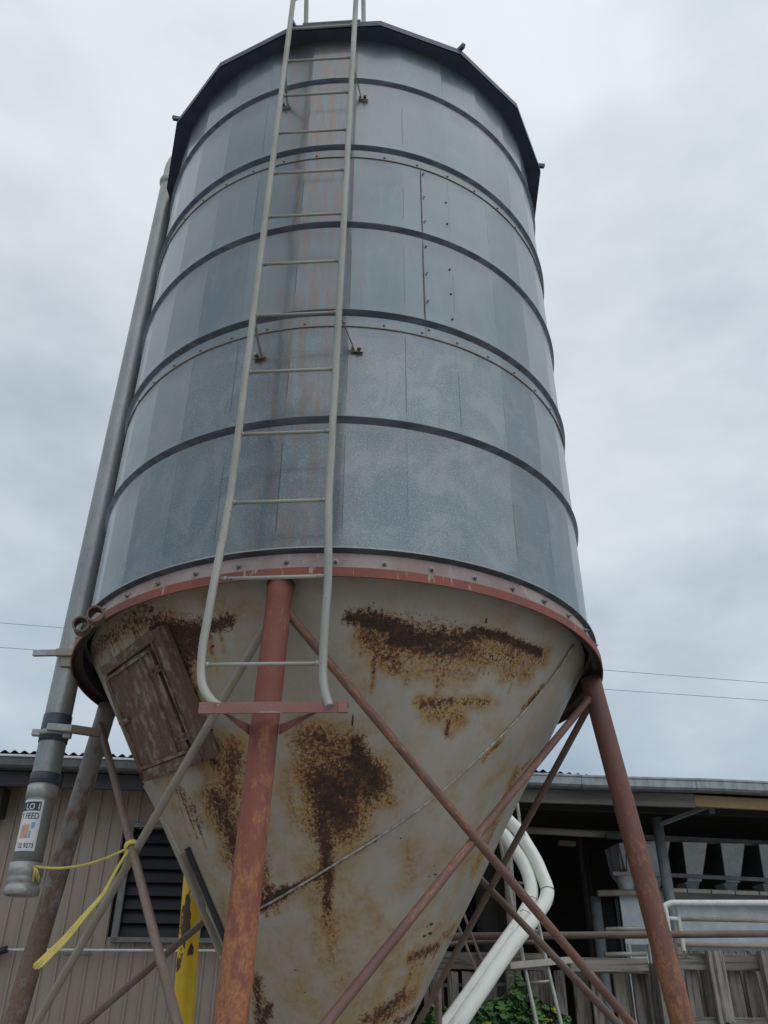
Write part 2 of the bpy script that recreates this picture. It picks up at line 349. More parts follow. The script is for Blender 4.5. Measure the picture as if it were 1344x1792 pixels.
# ================================================================== SETTING: ground
g = MB(); n = 60; S_ = 600
P = []; UVs = []
xs = [(-1 if i < n/2 else 1)*abs((i-n/2)/(n/2))**3*S_ for i in range(n+1)]
for x in xs:
    P.append([(x, y+2, .03*math.sin(x*1.7)*math.cos(y*1.3) if abs(x) < 30 and abs(y) < 30 else 0) for y in xs]); UVs.append([(x, y) for y in xs])
g.grid(P, UVs, True); tag(g.build('ground', GRAV), kind='structure')

# ================================================================== SILO
RW = 1.25
HZ = [6.2067, 5.5919, 4.9750, 4.3730, 3.7517]; RIM = 3.148; TOP = 6.70
silo = empty('feed_silo', 'tall round galvanised grain silo with a rust-stained grey hopper on four red tubular legs', 'silo', (0, 0, 0))
# --- wall: 30 flats pressed between the hoops
tiers = [RIM]+HZ[::-1]+[TOP]
FRS = [0, .016, .035, .16, .33, .5, .67, .84, .965, .984]; sub = len(FRS); nf = 30; off0 = -90.5
crease = []; crr = np.random.RandomState(11).rand(nf+1, 7, 3)
rng = np.random.RandomState(3); P = []; UVs = []; pan = []
zl = []
for k in range(len(tiers)-1):
    z0, z1 = tiers[k], tiers[k+1]; ns = 18
    zl += [(k, q/ns, z0+(z1-z0)*q/ns) for q in range(ns)]
zl.append((5, 1., TOP))
bul = rng.rand(nf+1, 7)
for i in range(nf*sub+1):
    fi = (i//sub) % nf; fr = FRS[i % sub]; ang = R_(off0+12*(i//sub+fr))
    dth = (fr-.5)*R_(12); flat = math.cos(R_(6))/math.cos(dth)
    row = []; ur = []
    for (k, q, z) in zl:
        fade = min(1, min(q, 1-q)/.16); fade = fade*fade*(3-2*fade)
        # lap rows are clamped round
        if abs(z-5.534) < .03 or abs(z-4.311) < .03: fade *= .2
        amp = fade*(.65+.3*bul[fi, k])
        rr = RW*(1-(1-flat)*amp-(1-math.cos(R_(6)))*0.0) + .0012*math.sin(q*math.pi)*(bul[fi, k]-.5)*math.cos(dth*15)
        # crease lines: a small press mark on each flat edge
        ed = min(fr, 1-fr)
        on = ed < .005
        cq = crr[fi, k]; lo_, hi_ = .10+.2*cq[0], .90-.35*cq[1]*(cq[2] > .4)
        crease.append((.35+.65*cq[2]) if (on and lo_ < q < hi_) else 0.)
        row.append((rr*math.cos(ang), rr*math.sin(ang), z)); ur.append((RW*ang, z)); pan.append(bul[fi, k])
    P.append(row); UVs.append(ur)
mb = MB(); mb.grid(P, UVs, True)
wall = mb.build('silo_wall', ZINC, silo)
me = wall.data
at_p = me.attributes.new('panel', 'FLOAT', 'POINT'); at_p.data.foreach_set('value', np.array(pan, dtype=np.float32))
co = np.array([v.co[:] for v in me.vertices]); az = np.degrees(np.arctan2(co[:, 1], co[:, 0])); zz = co[:, 2]
s_ = np.clip(1-np.abs(az+99.5)/13, 0, 1)**.7*(.55+.45*np.clip((zz-3.4)/2.6, 0, 1))
for c0, wd_, a_ in ((-99, 12, .55), (-80, 18, .18), (-120, 12, .15)):
    for hz in HZ+[RIM+.6]:
        s_ = np.maximum(s_, np.clip(1-np.abs(az-c0)/wd_, 0, 1)*np.clip(1-(hz-zz)/.35, 0, 1)*(zz < hz)*a_*1.3)
# dark bleed around the ladder feet
for zf in (4.165, 6.06):
    for c0 in (-108.6, -89.3): s_ = np.maximum(s_, .9*np.exp(-((az-c0)/2.2)**2-((zz-zf+.02)/.07)**2))
for hz in HZ+[TOP]:
    s_ = np.maximum(s_, .42*np.exp(-np.clip(hz-zz, 0, 9)/.05)*(zz < hz))
me.attributes.new('crease', 'FLOAT', 'POINT').data.foreach_set('value', np.array(crease, dtype=np.float32))
me.attributes.new('stain', 'FLOAT', 'POINT').data.foreach_set('value', s_.astype(np.float32))
# --- hoops
for z in HZ:
    h = MB(); h.lathe_hard([(RW-.004, z-.004), (RW+.013, z+.023), (RW+.0165, z+.029), (RW+.0145, z+.033), (RW-.004, z+.036)]); h.build('hoop', HOOP, wall)
h = MB(); h.lathe_hard([(RW-.004, RIM+.004), (1.274, RIM+.001), (1.280, RIM-.003), (1.279, RIM-.008)]); h.build('rim', RIMM, wall)
h = MB(); h.lathe_hard([(1.279, RIM-.008), (1.2585, RIM-.024), (1.2585, RIM-.03)]); h.build('rim_underside', HOOP, wall)  # shade under the rim painted with the darkened zinc
# --- lap seams with rivets
def rivet(mb, az, z, r=.006, R=RW, axis_out=True):
    a = R_(az); n_ = Vector((math.cos(a), math.sin(a), 0)); t_ = Vector((-math.sin(a), math.cos(a), 0)); c = n_*(R+.001)+Vector((0, 0, z)); b = len(mb.v)
    for rr, h_ in ((1, 0), (.85, .55), (.4, .85)):
        for j in range(8):
            q = 2*math.pi*j/8; mb.v.append(tuple(c+n_*h_*r+(t_*math.cos(q)+Vector((0, 0, 1))*math.sin(q))*r*rr))
    for k in range(2):
        for j in range(8): mb.face([b+k*8+j, b+k*8+(j+1) % 8, b+(k+1)*8+(j+1) % 8, b+(k+1)*8+j], [(0, 0)]*4, True)
    mb.face([b+16+j for j in range(8)], [(0, 0)]*8)
rv = MB(); rivet(rv, 0, 0, .0062, 0); rv0 = rv.build('rivet', BOLT, wall); rv0.location = (RW*math.cos(R_(-99.8)), RW*math.sin(R_(-99.8)), 5.556); rv0.rotation_euler = (0, 0, R_(-99.8))
def put_rivet(az, z):
    o = rv0.copy(); sc.collection.objects.link(o); o.location = (RW*math.cos(R_(az)), RW*math.sin(R_(az)), z); o.rotation_euler = (0, 0, R_(az))
for z in (5.534, 4.311):
    m_ = MB(); m_.lathe_hard([(RW-.004, z-.004), (RW+.0045, z-.003), (RW+.0045, z+.001), (RW-.002, z+.003)])
    m_.build('lap_seam', LAPRUST, wall)
    for k in range(-8, 12):
        if not (z > 5 and k == 0): put_rivet(-99.8+8.37*k, z+.022)
m_ = MB(); a = R_(-73.8); n_ = Vector((math.cos(a), math.sin(a), 0))
m_.beam(n_*(RW-.001)+Vector((0, 0, 4.315)), n_*(RW-.001)+Vector((0, 0, 5.53)), .004, .004, up=n_, ch=.0005)
m_.build('upright_lap_seam', LAPRUST, wall)
for k in range(13): put_rivet(-73.1, 4.36+k*.095) if k % 2 == 0 else None
for k in range(6): put_rivet(-67.2, 4.48+k*.17)
# --- roof: sixteen sheets, drip edge lower than the wall top
rf = MB(); RE = 1.348; ZE = 6.70; A0 = -152.5
rows = [[], [], [], []]
for k in range(17):
    a = R_(A0+22.5*k); c_, s__ = math.cos(a), math.sin(a)
    rows[0].append((RE*c_, RE*s__, ZE-.038)); rows[1].append((RE*c_, RE*s__, ZE+.01)); rows[2].append((.30*c_, .30*s__, ZE+.48)); rows[3].append((.29*c_, .29*s__, ZE+.55))
rf.grid(rows, [[(p[0], p[1]) for p in r] for r in rows], False)
rows = [[], []]
for k in range(17):
    a = R_(A0+22.5*k); c_, s__ = math.cos(a), math.sin(a); rows[0].append(((RE-.004)*c_, (RE-.004)*s__, ZE-.045)); rows[1].append(((RW-.06)*c_, (RW-.06)*s__, ZE-.038))
rf.grid(rows, [[(p[0], p[1]) for p in r] for r in rows], False, flip=True)
roof = rf.build('silo_roof', ROOFZ, silo)
for k in range(16):
    a = R_(A0+22.5*k); n_ = Vector((math.cos(a), math.sin(a), 0)); m_ = MB()
    if k % 2 == 1 and k not in (3, 5): pass
    m_.beam(n_*.33+Vector((0, 0, ZE+.49)), n_*(RE+.03)+Vector((0, 0, ZE+.012)), .022, .03); m_.build('roof_rib', ROOFZ, roof) if k % 2 == 0 else None
cap = MB(); cap.lathe([(.33, ZE+.50), (.33, ZE+.56), (.20, ZE+.62), (0.001, ZE+.66)], n=48); cap.build('roof_cap', ROOFZ, roof)
# --- skirt band
bd = MB(); bd.lathe([(1.2845, 3.052), (1.2590, 3.130)], n=240)
b_up = bd.build('flange_strip', BANDP, silo)
bd = MB(); bd.lathe_hard([(1.286, 3.012), (1.2925, 3.012), (1.2925, 3.050), (1.283, 3.0525)]); band = bd.build('ring_beam', BAND, silo)
m_ = MB(); m_.lathe([(1.2455, 3.10), (1.2455, 3.045), (1.286, 3.045), (1.286, 3.0125)], n=240, smooth=False); m_.build('ring_inside', simple('ring_inside_shade', (.035, .028, .026), (.06, .045, .04), .9, 0, 6), band)  # dark colour paints in the shade inside the ring
for k in range(43):
    a = R_(-99.8+8.37*k); n_ = Vector((math.cos(a), math.sin(a), 0)); c = n_*1.2745+Vector((0, 0, 3.080)); m_ = MB()
    m_.tube([c, c+n_*.004], .013, 12); m_.tube([c+n_*.003, c+n_*.013], .0085, 6); m_.tube([c+n_*.012, c+n_*.019], .004, 8); m_.build('bolt', BOLT, b_up)
# --- hopper cone
ZA, KC = 1.03, .59
def cone_hit(px, py):
    d = ray(px, py); C = CAM-Vector((0, 0, ZA)); kk = KC*KC
    a = d.x**2+d.y**2-kk*d.z**2; b = C.x*d.x+C.y*d.y-kk*C.z*d.z; c = C.x**2+C.y**2-kk*C.z**2; D = b*b-a*c
    if D < 0: D = 0
    q = C+d*((-b-math.sqrt(D))/a)+Vector((0, 0, ZA)); return q
na, nz = 800, 175; z0, z1 = 1.28, 3.10
azs = np.linspace(-220, 140, na+1); zs = np.linspace(z0, z1, nz+1)
A, Z = np.meshgrid(np.radians(azs), zs, indexing='ij')
dent = .004*np.sin(3*A+Z*2)+.003*np.sin(7*A-Z*5)*np.sin(Z*4)
RR = KC*(Z-ZA)+dent
X, Y = RR*np.cos(A), RR*np.sin(A)
mb = MB(); mb.grid(np.stack([X, Y, Z], -1).tolist(), np.stack([A*.9, Z], -1).tolist(), True)
cone = mb.build('hopper_cone', CONE, silo)
pts = np.stack([X, Y, Z], -1).reshape(-1, 3)
def strokes(lst, falloff):
    m = np.zeros(len(pts), np.float32)
    for (x0, y0, x1, y1, r, s) in lst:
        a, b = np.array(cone_hit(x0, y0)), np.array(cone_hit(x1, y1)); rad = r*.0025
        ab = b-a; tt = np.clip(((pts-a)@ab)/max(ab@ab, 1e-9), 0, 1); d = np.linalg.norm(pts-(a+tt[:, None]*ab), axis=1)
        v = s*np.clip(1-(d-rad*(1-falloff))/(rad*2*falloff+1e-6), 0, 1); m = np.maximum(m, v)
    return m
HEAVY = [(612,1082,645,1080,10,1),(645,1085,715,1108,16,1),(690,1118,770,1120,16,1),(740,1135,800,1138,12,.8),(770,1120,830,1112,11,.85),
 (700,1105,820,1128,24,.62),(830,1104,885,1116,8,1.1),(880,1116,945,1143,8,1.1),(640,1110,690,1160,14,.5),(740,1235,790,1226,7,.6),(783,1262,780,1285,4,.8),
 (555,1285,570,1300,12,.62),(620,1300,635,1330,14,.8),(625,1330,655,1370,20,1),(560,1365,615,1390,20,.9),(570,1390,600,1430,26,.95),(560,1400,570,1480,14,.8),
 (600,1350,640,1380,26,.75),(540,1300,620,1330,26,.5),(575,1500,572,1590,7,.75),(568,1480,575,1540,9,.85),(545,1360,560,1420,12,.75),
 (215,1095,290,1080,16,.50),(275,1105,345,1108,20,1),(290,1140,335,1135,22,.95),(340,1108,400,1086,11,.85),(330,1160,318,1190,8,.85),(300,1110,330,1180,10,.7),(338,1212,335,1225,10,.95),
 (180,1130,260,1065,16,.5),(160,1150,200,1110,16,.55),(350,1250,330,1210,8,.5),(300,1200,345,1280,12,.5),
 (408,1320,398,1400,12,.62),(380,1400,415,1490,20,.72),(430,1460,455,1520,16,.7),(370,1330,385,1340,8,.6),(310,1380,350,1440,14,.45),(405,1300,420,1330,10,.5),
 (455,1585,500,1560,9,.95),(500,1560,560,1530,5,.85),(560,1530,660,1466,2.6,.8),(440,1570,470,1560,14,.7),
 (720,1675,765,1655,8,.62),(775,1635,790,1640,6,.5),(660,1775,705,1740,10,.7),(690,1790,720,1770,8,.65),(640,1785,680,1775,10,.5),(450,1715,455,1790,12,.72),(470,1760,460,1790,10,.8),
 (925,1232,945,1210,3,.8),(860,1312,880,1298,2.5,.7),(1000,1150,975,1180,1.5,.6)]
OCH = [(480,1700,700,1640,95,.26),(560,1770,680,1760,70,.30),(600,1500,760,1420,60,.16),(700,1560,800,1440,50,.18),(480,1330,470,1560,40,.22),(260,1250,330,1500,35,.30),(230,1100,420,1060,40,.28),(700,1230,900,1330,40,.14),(640,1200,900,1080,50,.20),(820,1500,760,1640,26,.35),(740,1660,690,1780,34,.40),(560,1560,600,1720,30,.38),(900,1370,830,1520,16,.55),(660,1400,560,1560,50,.3),(580,1600,580,1680,16,.55),(640,1110,690,1165,20,.8),(690,1130,900,1150,30,.75),(700,1175,820,1180,22,.55),(850,1150,950,1150,22,.7),(880,1180,930,1180,18,.6),(735,1228,850,1228,12,.8),(755,1245,800,1255,20,.7),(780,1275,785,1285,8,.7),(850,1215,870,1230,10,.4),
 (540,1290,600,1300,34,.7),(560,1350,640,1370,42,.95),(570,1430,600,1440,42,.9),(570,1500,560,1560,24,.6),(572,1560,572,1620,10,.8),(500,1350,520,1450,24,.45),(660,1380,680,1400,14,.7),
 (400,1320,410,1500,34,.75),(370,1400,430,1510,30,.8),(350,1330,380,1400,24,.5),(300,1100,330,1180,26,.5),(200,1110,300,1080,26,.4),
 (905,1350,860,1450,12,.8),(930,1330,900,1360,7,.7),(870,1440,830,1530,9,.65),(840,1380,880,1350,12,.3),(715,1495,720,1540,20,.45),(640,1560,680,1640,26,.3),(600,1600,640,1690,26,.3),(560,1540,480,1590,14,.4),
 (720,1675,765,1655,14,.7),(660,1780,720,1740,20,.7),(720,1700,700,1750,12,.5),(450,1720,455,1780,18,.4),(780,1635,795,1620,9,.6),(880,1290,845,1330,5,.8),(950,1200,915,1240,5,.8),(660,1590,600,1540,20,.3)]
SCR = [(512,1700,530,1694,1.3,.8),(515,1712,560,1697,1.1,.55),(522,1742,572,1722,1.3,.62),(572,1722,612,1703,1.2,.6),(560,1732,618,1706,1.1,.5),(590,1700,614,1688,1,.5),(552,1770,582,1757,1.3,.6),(560,1778,602,1760,1.1,.6),
 (750,1532,765,1528,3,.9),(742,1552,755,1553,2.5,.9),(760,1528,764,1540,2.4,.9),(741,1637,757,1632,2.2,1),(747,1620,756,1617,2.6,.9),(570,1745,580,1710,1.5,.5),(845,1180,846,1172,2.2,1),(853,1181,855,1175,2.2,1),(616,1268,618,1254,2,1),
 (850,1090,851,1083,2.6,1),(603,1065,604,1068,2.4,1),(654,1055,653,1058,2.2,1),(648,1066,650,1066,1.5,1),(782,1286,786,1270,2.2,1),(540,1655,533,1640,1.6,.6),(636,1118,637,1090,1,.2)]
rgd = random.Random(21)
for (x0, y0, x1, y1, r, s__) in list(HEAVY):
    if r >= 8:
        for _ in range(5 if r > 15 else 3):
            f = rgd.random(); px, py = x0+(x1-x0)*f+rgd.uniform(-r, r), y0+(y1-y0)*f+r*.5; ln = rgd.uniform(15, 75)/900.
            OCH.append((px, py, px+(578-px)*ln, py+(2090-py)*ln, rgd.uniform(2, 5), rgd.uniform(.45, .8)))
            if rgd.random() < .4: HEAVY.append((px, py, px+(578-px)*ln*.5, py+(2090-py)*ln*.5, rgd.uniform(1.5, 3), .6))
OCH += [(250,1200,300,1380,30,.45),(350,1120,440,1060,22,.35),(540,1480,560,1700,26,.42),(500,1640,560,1780,40,.30),(700,1640,640,1790,40,.38),(300,1400,400,1600,30,.30)]
for nm, lst, fo in (('rust', HEAVY, .75), ('stain', OCH, .9), ('scratch', SCR, .6)):
    cone.data.attributes.new(nm, 'FLOAT', 'POINT').data.foreach_set('value', strokes(lst, fo))
# weld seams on the cone
def on_cone(px, py, o=.003):
    q = cone_hit(px, py); a = math.atan2(q.y, q.x); return q+Vector((math.cos(a), math.sin(a), -KC))*o
WELD = simple('weld_bead', (.22, .19, .15), (.42, .40, .36), .6, 0, 40)
m_ = MB(); sp = smooth_path([on_cone(*q) for q in [(1003,1128),(975,1172),(940,1217),(890,1273),(840,1322),(800,1360),(760,1395),(710,1432),(660,1466),(600,1503),(540,1540),(490,1570),(450,1592)]], 6)
m_.tube(sp, .0045, 8); m_.build('weld_seam', WELD, cone)
m_ = MB(); m_.tube([on_cone(a, b) for a, b in [(255,1375),(300,1455),(330,1520),(352,1568),(380,1620),(398,1660)]], .008, 8); m_.build('weld_seam', CONE, cone)
# outlet below the cone and boot
m_ = MB(); m_.lathe([(.160, 1.30), (.155, .95), (.155, .80)], n=40); m_.lathe([(.19, .955), (.19, .94)], n=40); m_.build('outlet', GALV, silo)
# sight slot
s0, s1 = on_cone(331, 1482, .008), on_cone(400, 1650, .008); m_ = MB()
nrm = Vector((math.cos(R_(-149)), math.sin(R_(-149)), -KC)).normalized()
m_.beam(s0, s1, .030, .022, up=nrm, ch=.009); m_.build('sight_slot', BLACK, cone)
m_ = MB(); m_.beam(on_cone(325, 1490, .012), on_cone(393, 1668, .012), .016, .03, up=nrm); m_.build('slot_guide', BRG, cone)
# --- hatch
ah = R_(-143); rad = Vector((math.cos(ah), math.sin(ah), 0)); ht = Vector((-math.sin(ah), math.cos(ah), 0)); hs = (rad*KC+Vector((0, 0, 1))).normalized(); hn = (rad-Vector((0, 0, KC))).normalized()
hP = rad*(KC*(2.7-ZA))+Vector((0, 0, 2.7))-hn*.012
def H(a, b, c): return hP+ht*a+hs*b+hn*c
fr_ = MB()
fr_.beam(H(-.252, .262, .0), H(.245, .278, .0), .045, .060, up=hn); fr_.beam(H(.262, .295, .0), H(.285, -.262, .0), .075, .050, up=hn)
fr_.beam(H(-.235, .262, .0), H(-.215, -.245, .0), .03, .06, up=hn); fr_.beam(H(-.23, -.225, .0), H(.27, -.238, .0), .05, .06, up=hn)
fr_.beam(H(.296, .29, .016), H(.320, -.262, .022), .012, .03, up=hn); fr_.beam(H(.226, .26, .028), H(.248, -.215, .028), .008, .012, up=hn)
fr_.build('hatch_frame', DUCT, silo)
m_ = MB(); m_.prism([H(-.215, -.195, .012), H(.205, -.205, .012), H(.175, .235, .012), H(-.225, .225, .012)], hn*.012)
pnl = m_.build('hatch_door', DUCT, silo)
m_ = MB(); m_.beam(H(.12, -.19, .028), H(.105, .23, .028), .02, .014, up=hn); m_.beam(H(-.218, .222, .028), H(.17, .232, .028), .014, .012, up=hn); m_.beam(H(-.205, -.192, .028), H(.19, -.2, .028), .014, .012, up=hn); m_.build('door_rib', DUCT, pnl)
for b_ in (.15, -.14):
    m_ = MB(); m_.beam(H(.15, b_, .03), H(.235, b_-.004, .03), .03, .008, up=hn); m_.tube([H(.17, b_, .03), H(.17, b_, .046)], .007, 6); m_.tube([H(.222, b_, .03), H(.222, b_, .046)], .007, 6); m_.build('hinge', DUCT, pnl)
m_ = MB(); m_.beam(H(-.16, .02, .03), H(-.235, .02, .03), .022, .012, up=hn); m_.tube([H(-.2, .02, .03), H(-.2, .02, .055)], .008, 6); m_.build('latch', DUCT, pnl)
# --- legs & braces
LAZ = {'f': -101, 'r': -13, 'l': 168, 'b': 78}
def legp(k, z, o=0):
    a = R_(LAZ[k]); r = 1.235+.125*(3-z)+o; return Vector((r*math.cos(a), r*math.sin(a), z))
legs = {}
for k, m, lb in (('f', LEG, 'front leg with peeling red oxide paint'), ('r', LEGR, 'brown rusty leg on the right'), ('l', LEGG, 'grey leg streaked with rust behind the fill pipe'), ('b', LEGR, None)):
    mm = MB(); rr = .0475
    mm.tube([legp(k, z) for z in (3.011, 2.94, 2.6, 2.2, 1.8, 1.2, .6, .02)], [rr*1.15 if k == 'f' else rr*1.05]+[rr]*7, 24)
    legs[k] = tag(mm.build('leg', m, silo), lb)
    mm = MB(); q = legp(k, 0.012); mm.prism([q+Vector((x, y, 0)) for x, y in ((-.12, -.12), (.12, -.12), (.12, .12), (-.12, .12))], (0, 0, .018)); mm.build('base_plate', m, legs[k])
def brace(a, b, m, o=.0, r=.0165, zt=2.93, zb=1.3, lab=None, bow=.0, oz=0):
    A, B = legp(a, zt, o), legp(b, zb, o*.5)
    A = A.lerp(B, .018); mm = MB(); Q = []
    for i in range(9):
        t_ = i/8; q = A.lerp(B, t_); q += Vector((0, 0, bow*4*t_*(1-t_))); Q.append(q)
    mm.tube(Q[:1]+[Q[0].lerp(Q[1], .04), Q[0].lerp(Q[1], .09)]+Q[1:], [r*1.45, r*1.25]+[r]*9, 12); return tag(mm.build('brace', m, silo), lab)
brace('f', 'r', BRR, .02, bow=-.006); brace('r', 'f', BRR, -.015, bow=.006); brace('r', 'b', BRB); brace('b', 'r', BRB, -.01)
brace('f', 'l', BRG, .0); brace('l', 'f', BRB, .025); brace('b', 'l', BRB)
# --- ladder bracket on the front leg
BK = MB(); ZB = 2.462
cL, cR = Vector((-.452, -1.408, ZB)), Vector((.026, -1.452, ZB)); dv = (cR-cL).normalized(); bk = Vector((-dv.y, dv.x, 0))
BK.beam(cL, cR, .006, .036); BK.beam(cL+bk*.025+Vector((0, 0, .017)), cR+bk*.025+Vector((0, 0, .017)), .05, .005)
mid_ = legp('f', ZB-.03)
BK.prism([cL+dv*.08+Vector((0, 0, -.019)), mid_-dv*.05+Vector((0, 0, -.015)), mid_-dv*.05+Vector((0, 0, .02)), cL+dv*.08+Vector((0, 0, -.012))], bk*.004)
BK.prism([cR-dv*.10+Vector((0, 0, -.019)), mid_+dv*.05+Vector((0, 0, -.015)), mid_+dv*.05+Vector((0, 0, .02)), cR-dv*.10+Vector((0, 0, -.012))], bk*.004)
for q in (cL, cR):
    BK.beam(q-dv*.03 if q is cR else q+dv*.0, q+dv*.0 if q is cR else q+dv*.05, .012, .038)
BK.build('ladder_bracket', BANDP if 0 else rusty('bracket_red', (.23, .095, .08), (.26, .13, .11), (.16, .07, .045), amt=.1, pale=.5), silo)
# --- ladder
sL, sR = Vector((-.436, -1.337, 0)), Vector((-.059, -1.382, 0))
lad = MB(); lroot = None
def stile(S, foot, topin):
    x, y = S.x, S.y; lx = lambda z: x+.01*(z-4); ly = lambda z: y-.011*(z-4)
    p = [Vector((lx(z), ly(z), z)) for z in (3.3, 3.6, 4, 5, 6, 6.9, 7.45)]
    bot = smooth_path([foot]+[Vector(q) for q in topin]+[p[0]], 6)
    top = smooth_path([p[-1], p[-1]+Vector((.0, .02, .13)), p[-1]+Vector((.02, .13, .20)), p[-1]+Vector((.03, .26, .12)), p[-1]+Vector((.045, .33, -.30)), p[-1]+Vector((.045, .34, -.70))], 6)
    mm = MB(); mm.tube(bot[:-1]+p[:-1]+top, .0152, 14); return mm
ladder = stile(sL, at(386, 1238, -1.405), (at(373, 1229, -1.385), at(360, 1212, -1.36), at(353, 1190, -1.342), at(353, 1155, -1.333), at(357, 1119, -1.328), at(364, 1080, -1.327), at(371, 1040, -1.327), at(378, 1004, -1.327))).build('stile', LADM, None)
ladderR = stile(sR, at(577, 1238, -1.45), (at(571, 1221, -1.432), at(567, 1203, -1.412), at(565, 1180, -1.395), at(565.5, 1150, -1.386), at(567.5, 1110, -1.38), at(570.5, 1062, -1.376), at(574, 1008, -1.372))).build('stile', LADM, None)
lroot = bpy.data.objects.new('ladder', None); sc.collection.objects.link(lroot); lroot.parent = silo; lroot['label'] = 'narrow pale tube ladder up the front of the silo'
for o in (ladder, ladderR): o.parent = lroot
for i in range(-3, 12):
    z = 6.2-.323*i
    a = Vector((sL.x+.01*(z-4), sL.y-.011*(z-4), z)); b = Vector((sR.x+.01*(z-4), sR.y-.011*(z-4), z))
    if i == 11: a, b = at(354, 1163.5, -1.334), at(565, 1161, -1.388)
    mm = MB(); mm.tube([a, b], .0072, 10)
    for e_, s2 in ((a, 1), (b, -1)): mm.tube([e_+(b-a).normalized()*s2*.012, e_+(b-a).normalized()*s2*.024], .0095, 10)
    mm.build('rung', LADM, lroot)
a = Vector((-.372, -1.085, 7.10)); b = Vector((-.0, -1.13, 7.10)); mm = MB(); mm.tube([a, b], .0075, 10); mm.build('rung', LADM, lroot)
for zt, zf in ((6.16, 6.06), (4.27, 4.165)):
    for S, azf in ((sL, -108.6), (sR, -89.3)):
        A = Vector((S.x+.01*(zt-4), S.y-.011*(zt-4)+.01, zt)); ff = R_(azf); n_ = Vector((math.cos(ff), math.sin(ff), 0)); B = n_*(RW+.012)+Vector((0, 0, zf)); t_ = Vector((-math.sin(ff), math.cos(ff), 0))
        if S is sL: t_ = -t_
        mm = MB(); mm.beam(A, B, .022, .006, up=n_.cross(Vector((0, 0, 1)))); mm.beam(B-n_*.004-t_*.012, B-n_*.004+t_*.042, .03, .006, up=n_)
        mm.tube([B+t_*.022, B+t_*.022+n_*.018], .009, 6); mm.build('standoff_bracket', BOLT, lroot)

# --- the pair of rings on the band
for q, (px, py) in enumerate(((168, 1078), (143, 1096))):
    c = at(px, py, (-.955, -.87)[q]); d = (CAM-c).normalized(); ax = (d+Vector((-.15, 0, .30))).normalized(); mm = MB()
    M_ = ax.to_track_quat('Z', 'Y'); ro, ri, hl = .034, .026, .034; P = []; U = []
    for i in range(33):
        an = 2*math.pi*i/32; cc = M_ @ Vector((math.cos(an), math.sin(an), 0)); P.append([c+cc*ri-ax*hl, c+cc*ri+ax*hl, c+cc*ro+ax*hl, c+cc*ro-ax*hl, c+cc*ri-ax*hl]); U.append([(an*.03, v_) for v_ in (0, .07, .078, .15, .158)])
    mm.grid(P, U, False); mm.build('pipe_ring', BRB, silo)

# --- fill pipe
FX, FY = -1.372, .02; PR = .0635
fpipe = MB(); fpipe.tube([(FX, FY, z) for z in (2.20, 2.5, 2.9, 3.5, 4.5, 5.5, 6.5, 6.93)], PR, 32)
fpo = tag(fpipe.build('fill_pipe', PIPEG, silo), 'galvanised fill pipe running up the left side')
mm = MB(); mm.tube(smooth_path([(FX, FY, 6.90), (FX, FY, 7.06), (FX+.03, FY, 7.17), (FX+.11, FY, 7.25), (FX+.22, FY, 7.27), (FX+.60, FY, 7.10)], 6), PR-.004, 28); mm.build('elbow', CUFF, fpo)
mm = MB(); mm.lathe([(PR+.001, 6.86), (PR+.010, 6.875), (PR+.013, 6.90), (PR+.007, 6.925), (PR-.003, 6.93)], FX, FY, 40); mm.build('elbow_collar', PIPEG, fpo)
mm = MB(); mm.lathe([(PR-.004, 2.205), (PR+.010, 2.20), (PR+.011, 2.150), (PR+.006, 2.146), (PR+.009, 2.138), (PR+.009, 2.124), (PR+.003, 2.118), (PR+.004, 2.108), (PR+.011, 2.10), (PR+.012, 2.078), (PR+.006, 2.070), (PR-.006, 2.070), (PR-.006, 2.20)], FX, FY, 48); mm.build('coupling', CUFF, fpo)
def cuff(z0, z1, m, dr, nm):
    mm = MB(); mm.lathe([(PR, z0), (PR+dr, z0+.001), (PR+dr, z1-.001), (PR, z1)], FX, FY, 40); return mm.build(nm, m, fpo)
def zpx(py):
    return at(80 if py > 1300 else 105, py, FY-.05).z
cuff(zpx(1296), zpx(1248), TAPE, .0035, 'tape_wrap'); cuff(zpx(1370), zpx(1350), TAPE, .0035, 'tape_wrap')
cuff(zpx(1395), zpx(1372), CUFF, .005, 'pipe_cuff')
zc = zpx(1281)
cl = cuff(zc-.012, zc+.012, CUFF, .010, 'clamp_ring')
mm = MB(); mm.beam((FX-PR-.03, FY-.03, zc), (FX-PR+.01, FY-.03, zc), .03, .03); mm.build('clamp_lug', CUFF, cl); mm = MB(); mm.beam((FX+PR-.005, FY-.045, zc-.01), (FX+PR+.03, FY-.045, zc-.01), .03, .035)
mm.build('clamp_lug', CUFF, cl)
mm = MB(); mm.beam((FX-.01, FY-.085, zc+.012), (FX+.105, FY-.080, zc+.008), .03, .032); mm.build('pipe_bracket', CUFF, silo)
mm = MB(); mm.beam((FX+.105, FY-.080, zc+.006), (FX+.235, FY-.06, zc-.006), .03, .036); mm.build('pipe_bracket', BRB, silo)
zb_ = 3.172
mm = MB(); mm.beam((FX-.165, FY-.06, zb_), (FX-.05, FY-.072, zb_), .022, .030); mm.build('pipe_bracket', CUFF, silo)
mm = MB(); mm.beam((FX-.05, FY-.075, zb_), (FX+.10, FY-.082, zb_), .024, .036); mm.beam((FX-.02, FY-.07, zb_-.045), (FX+.075, FY-.07, zb_-.045), .012, .05); mm.build('pipe_bracket', BRG, silo)
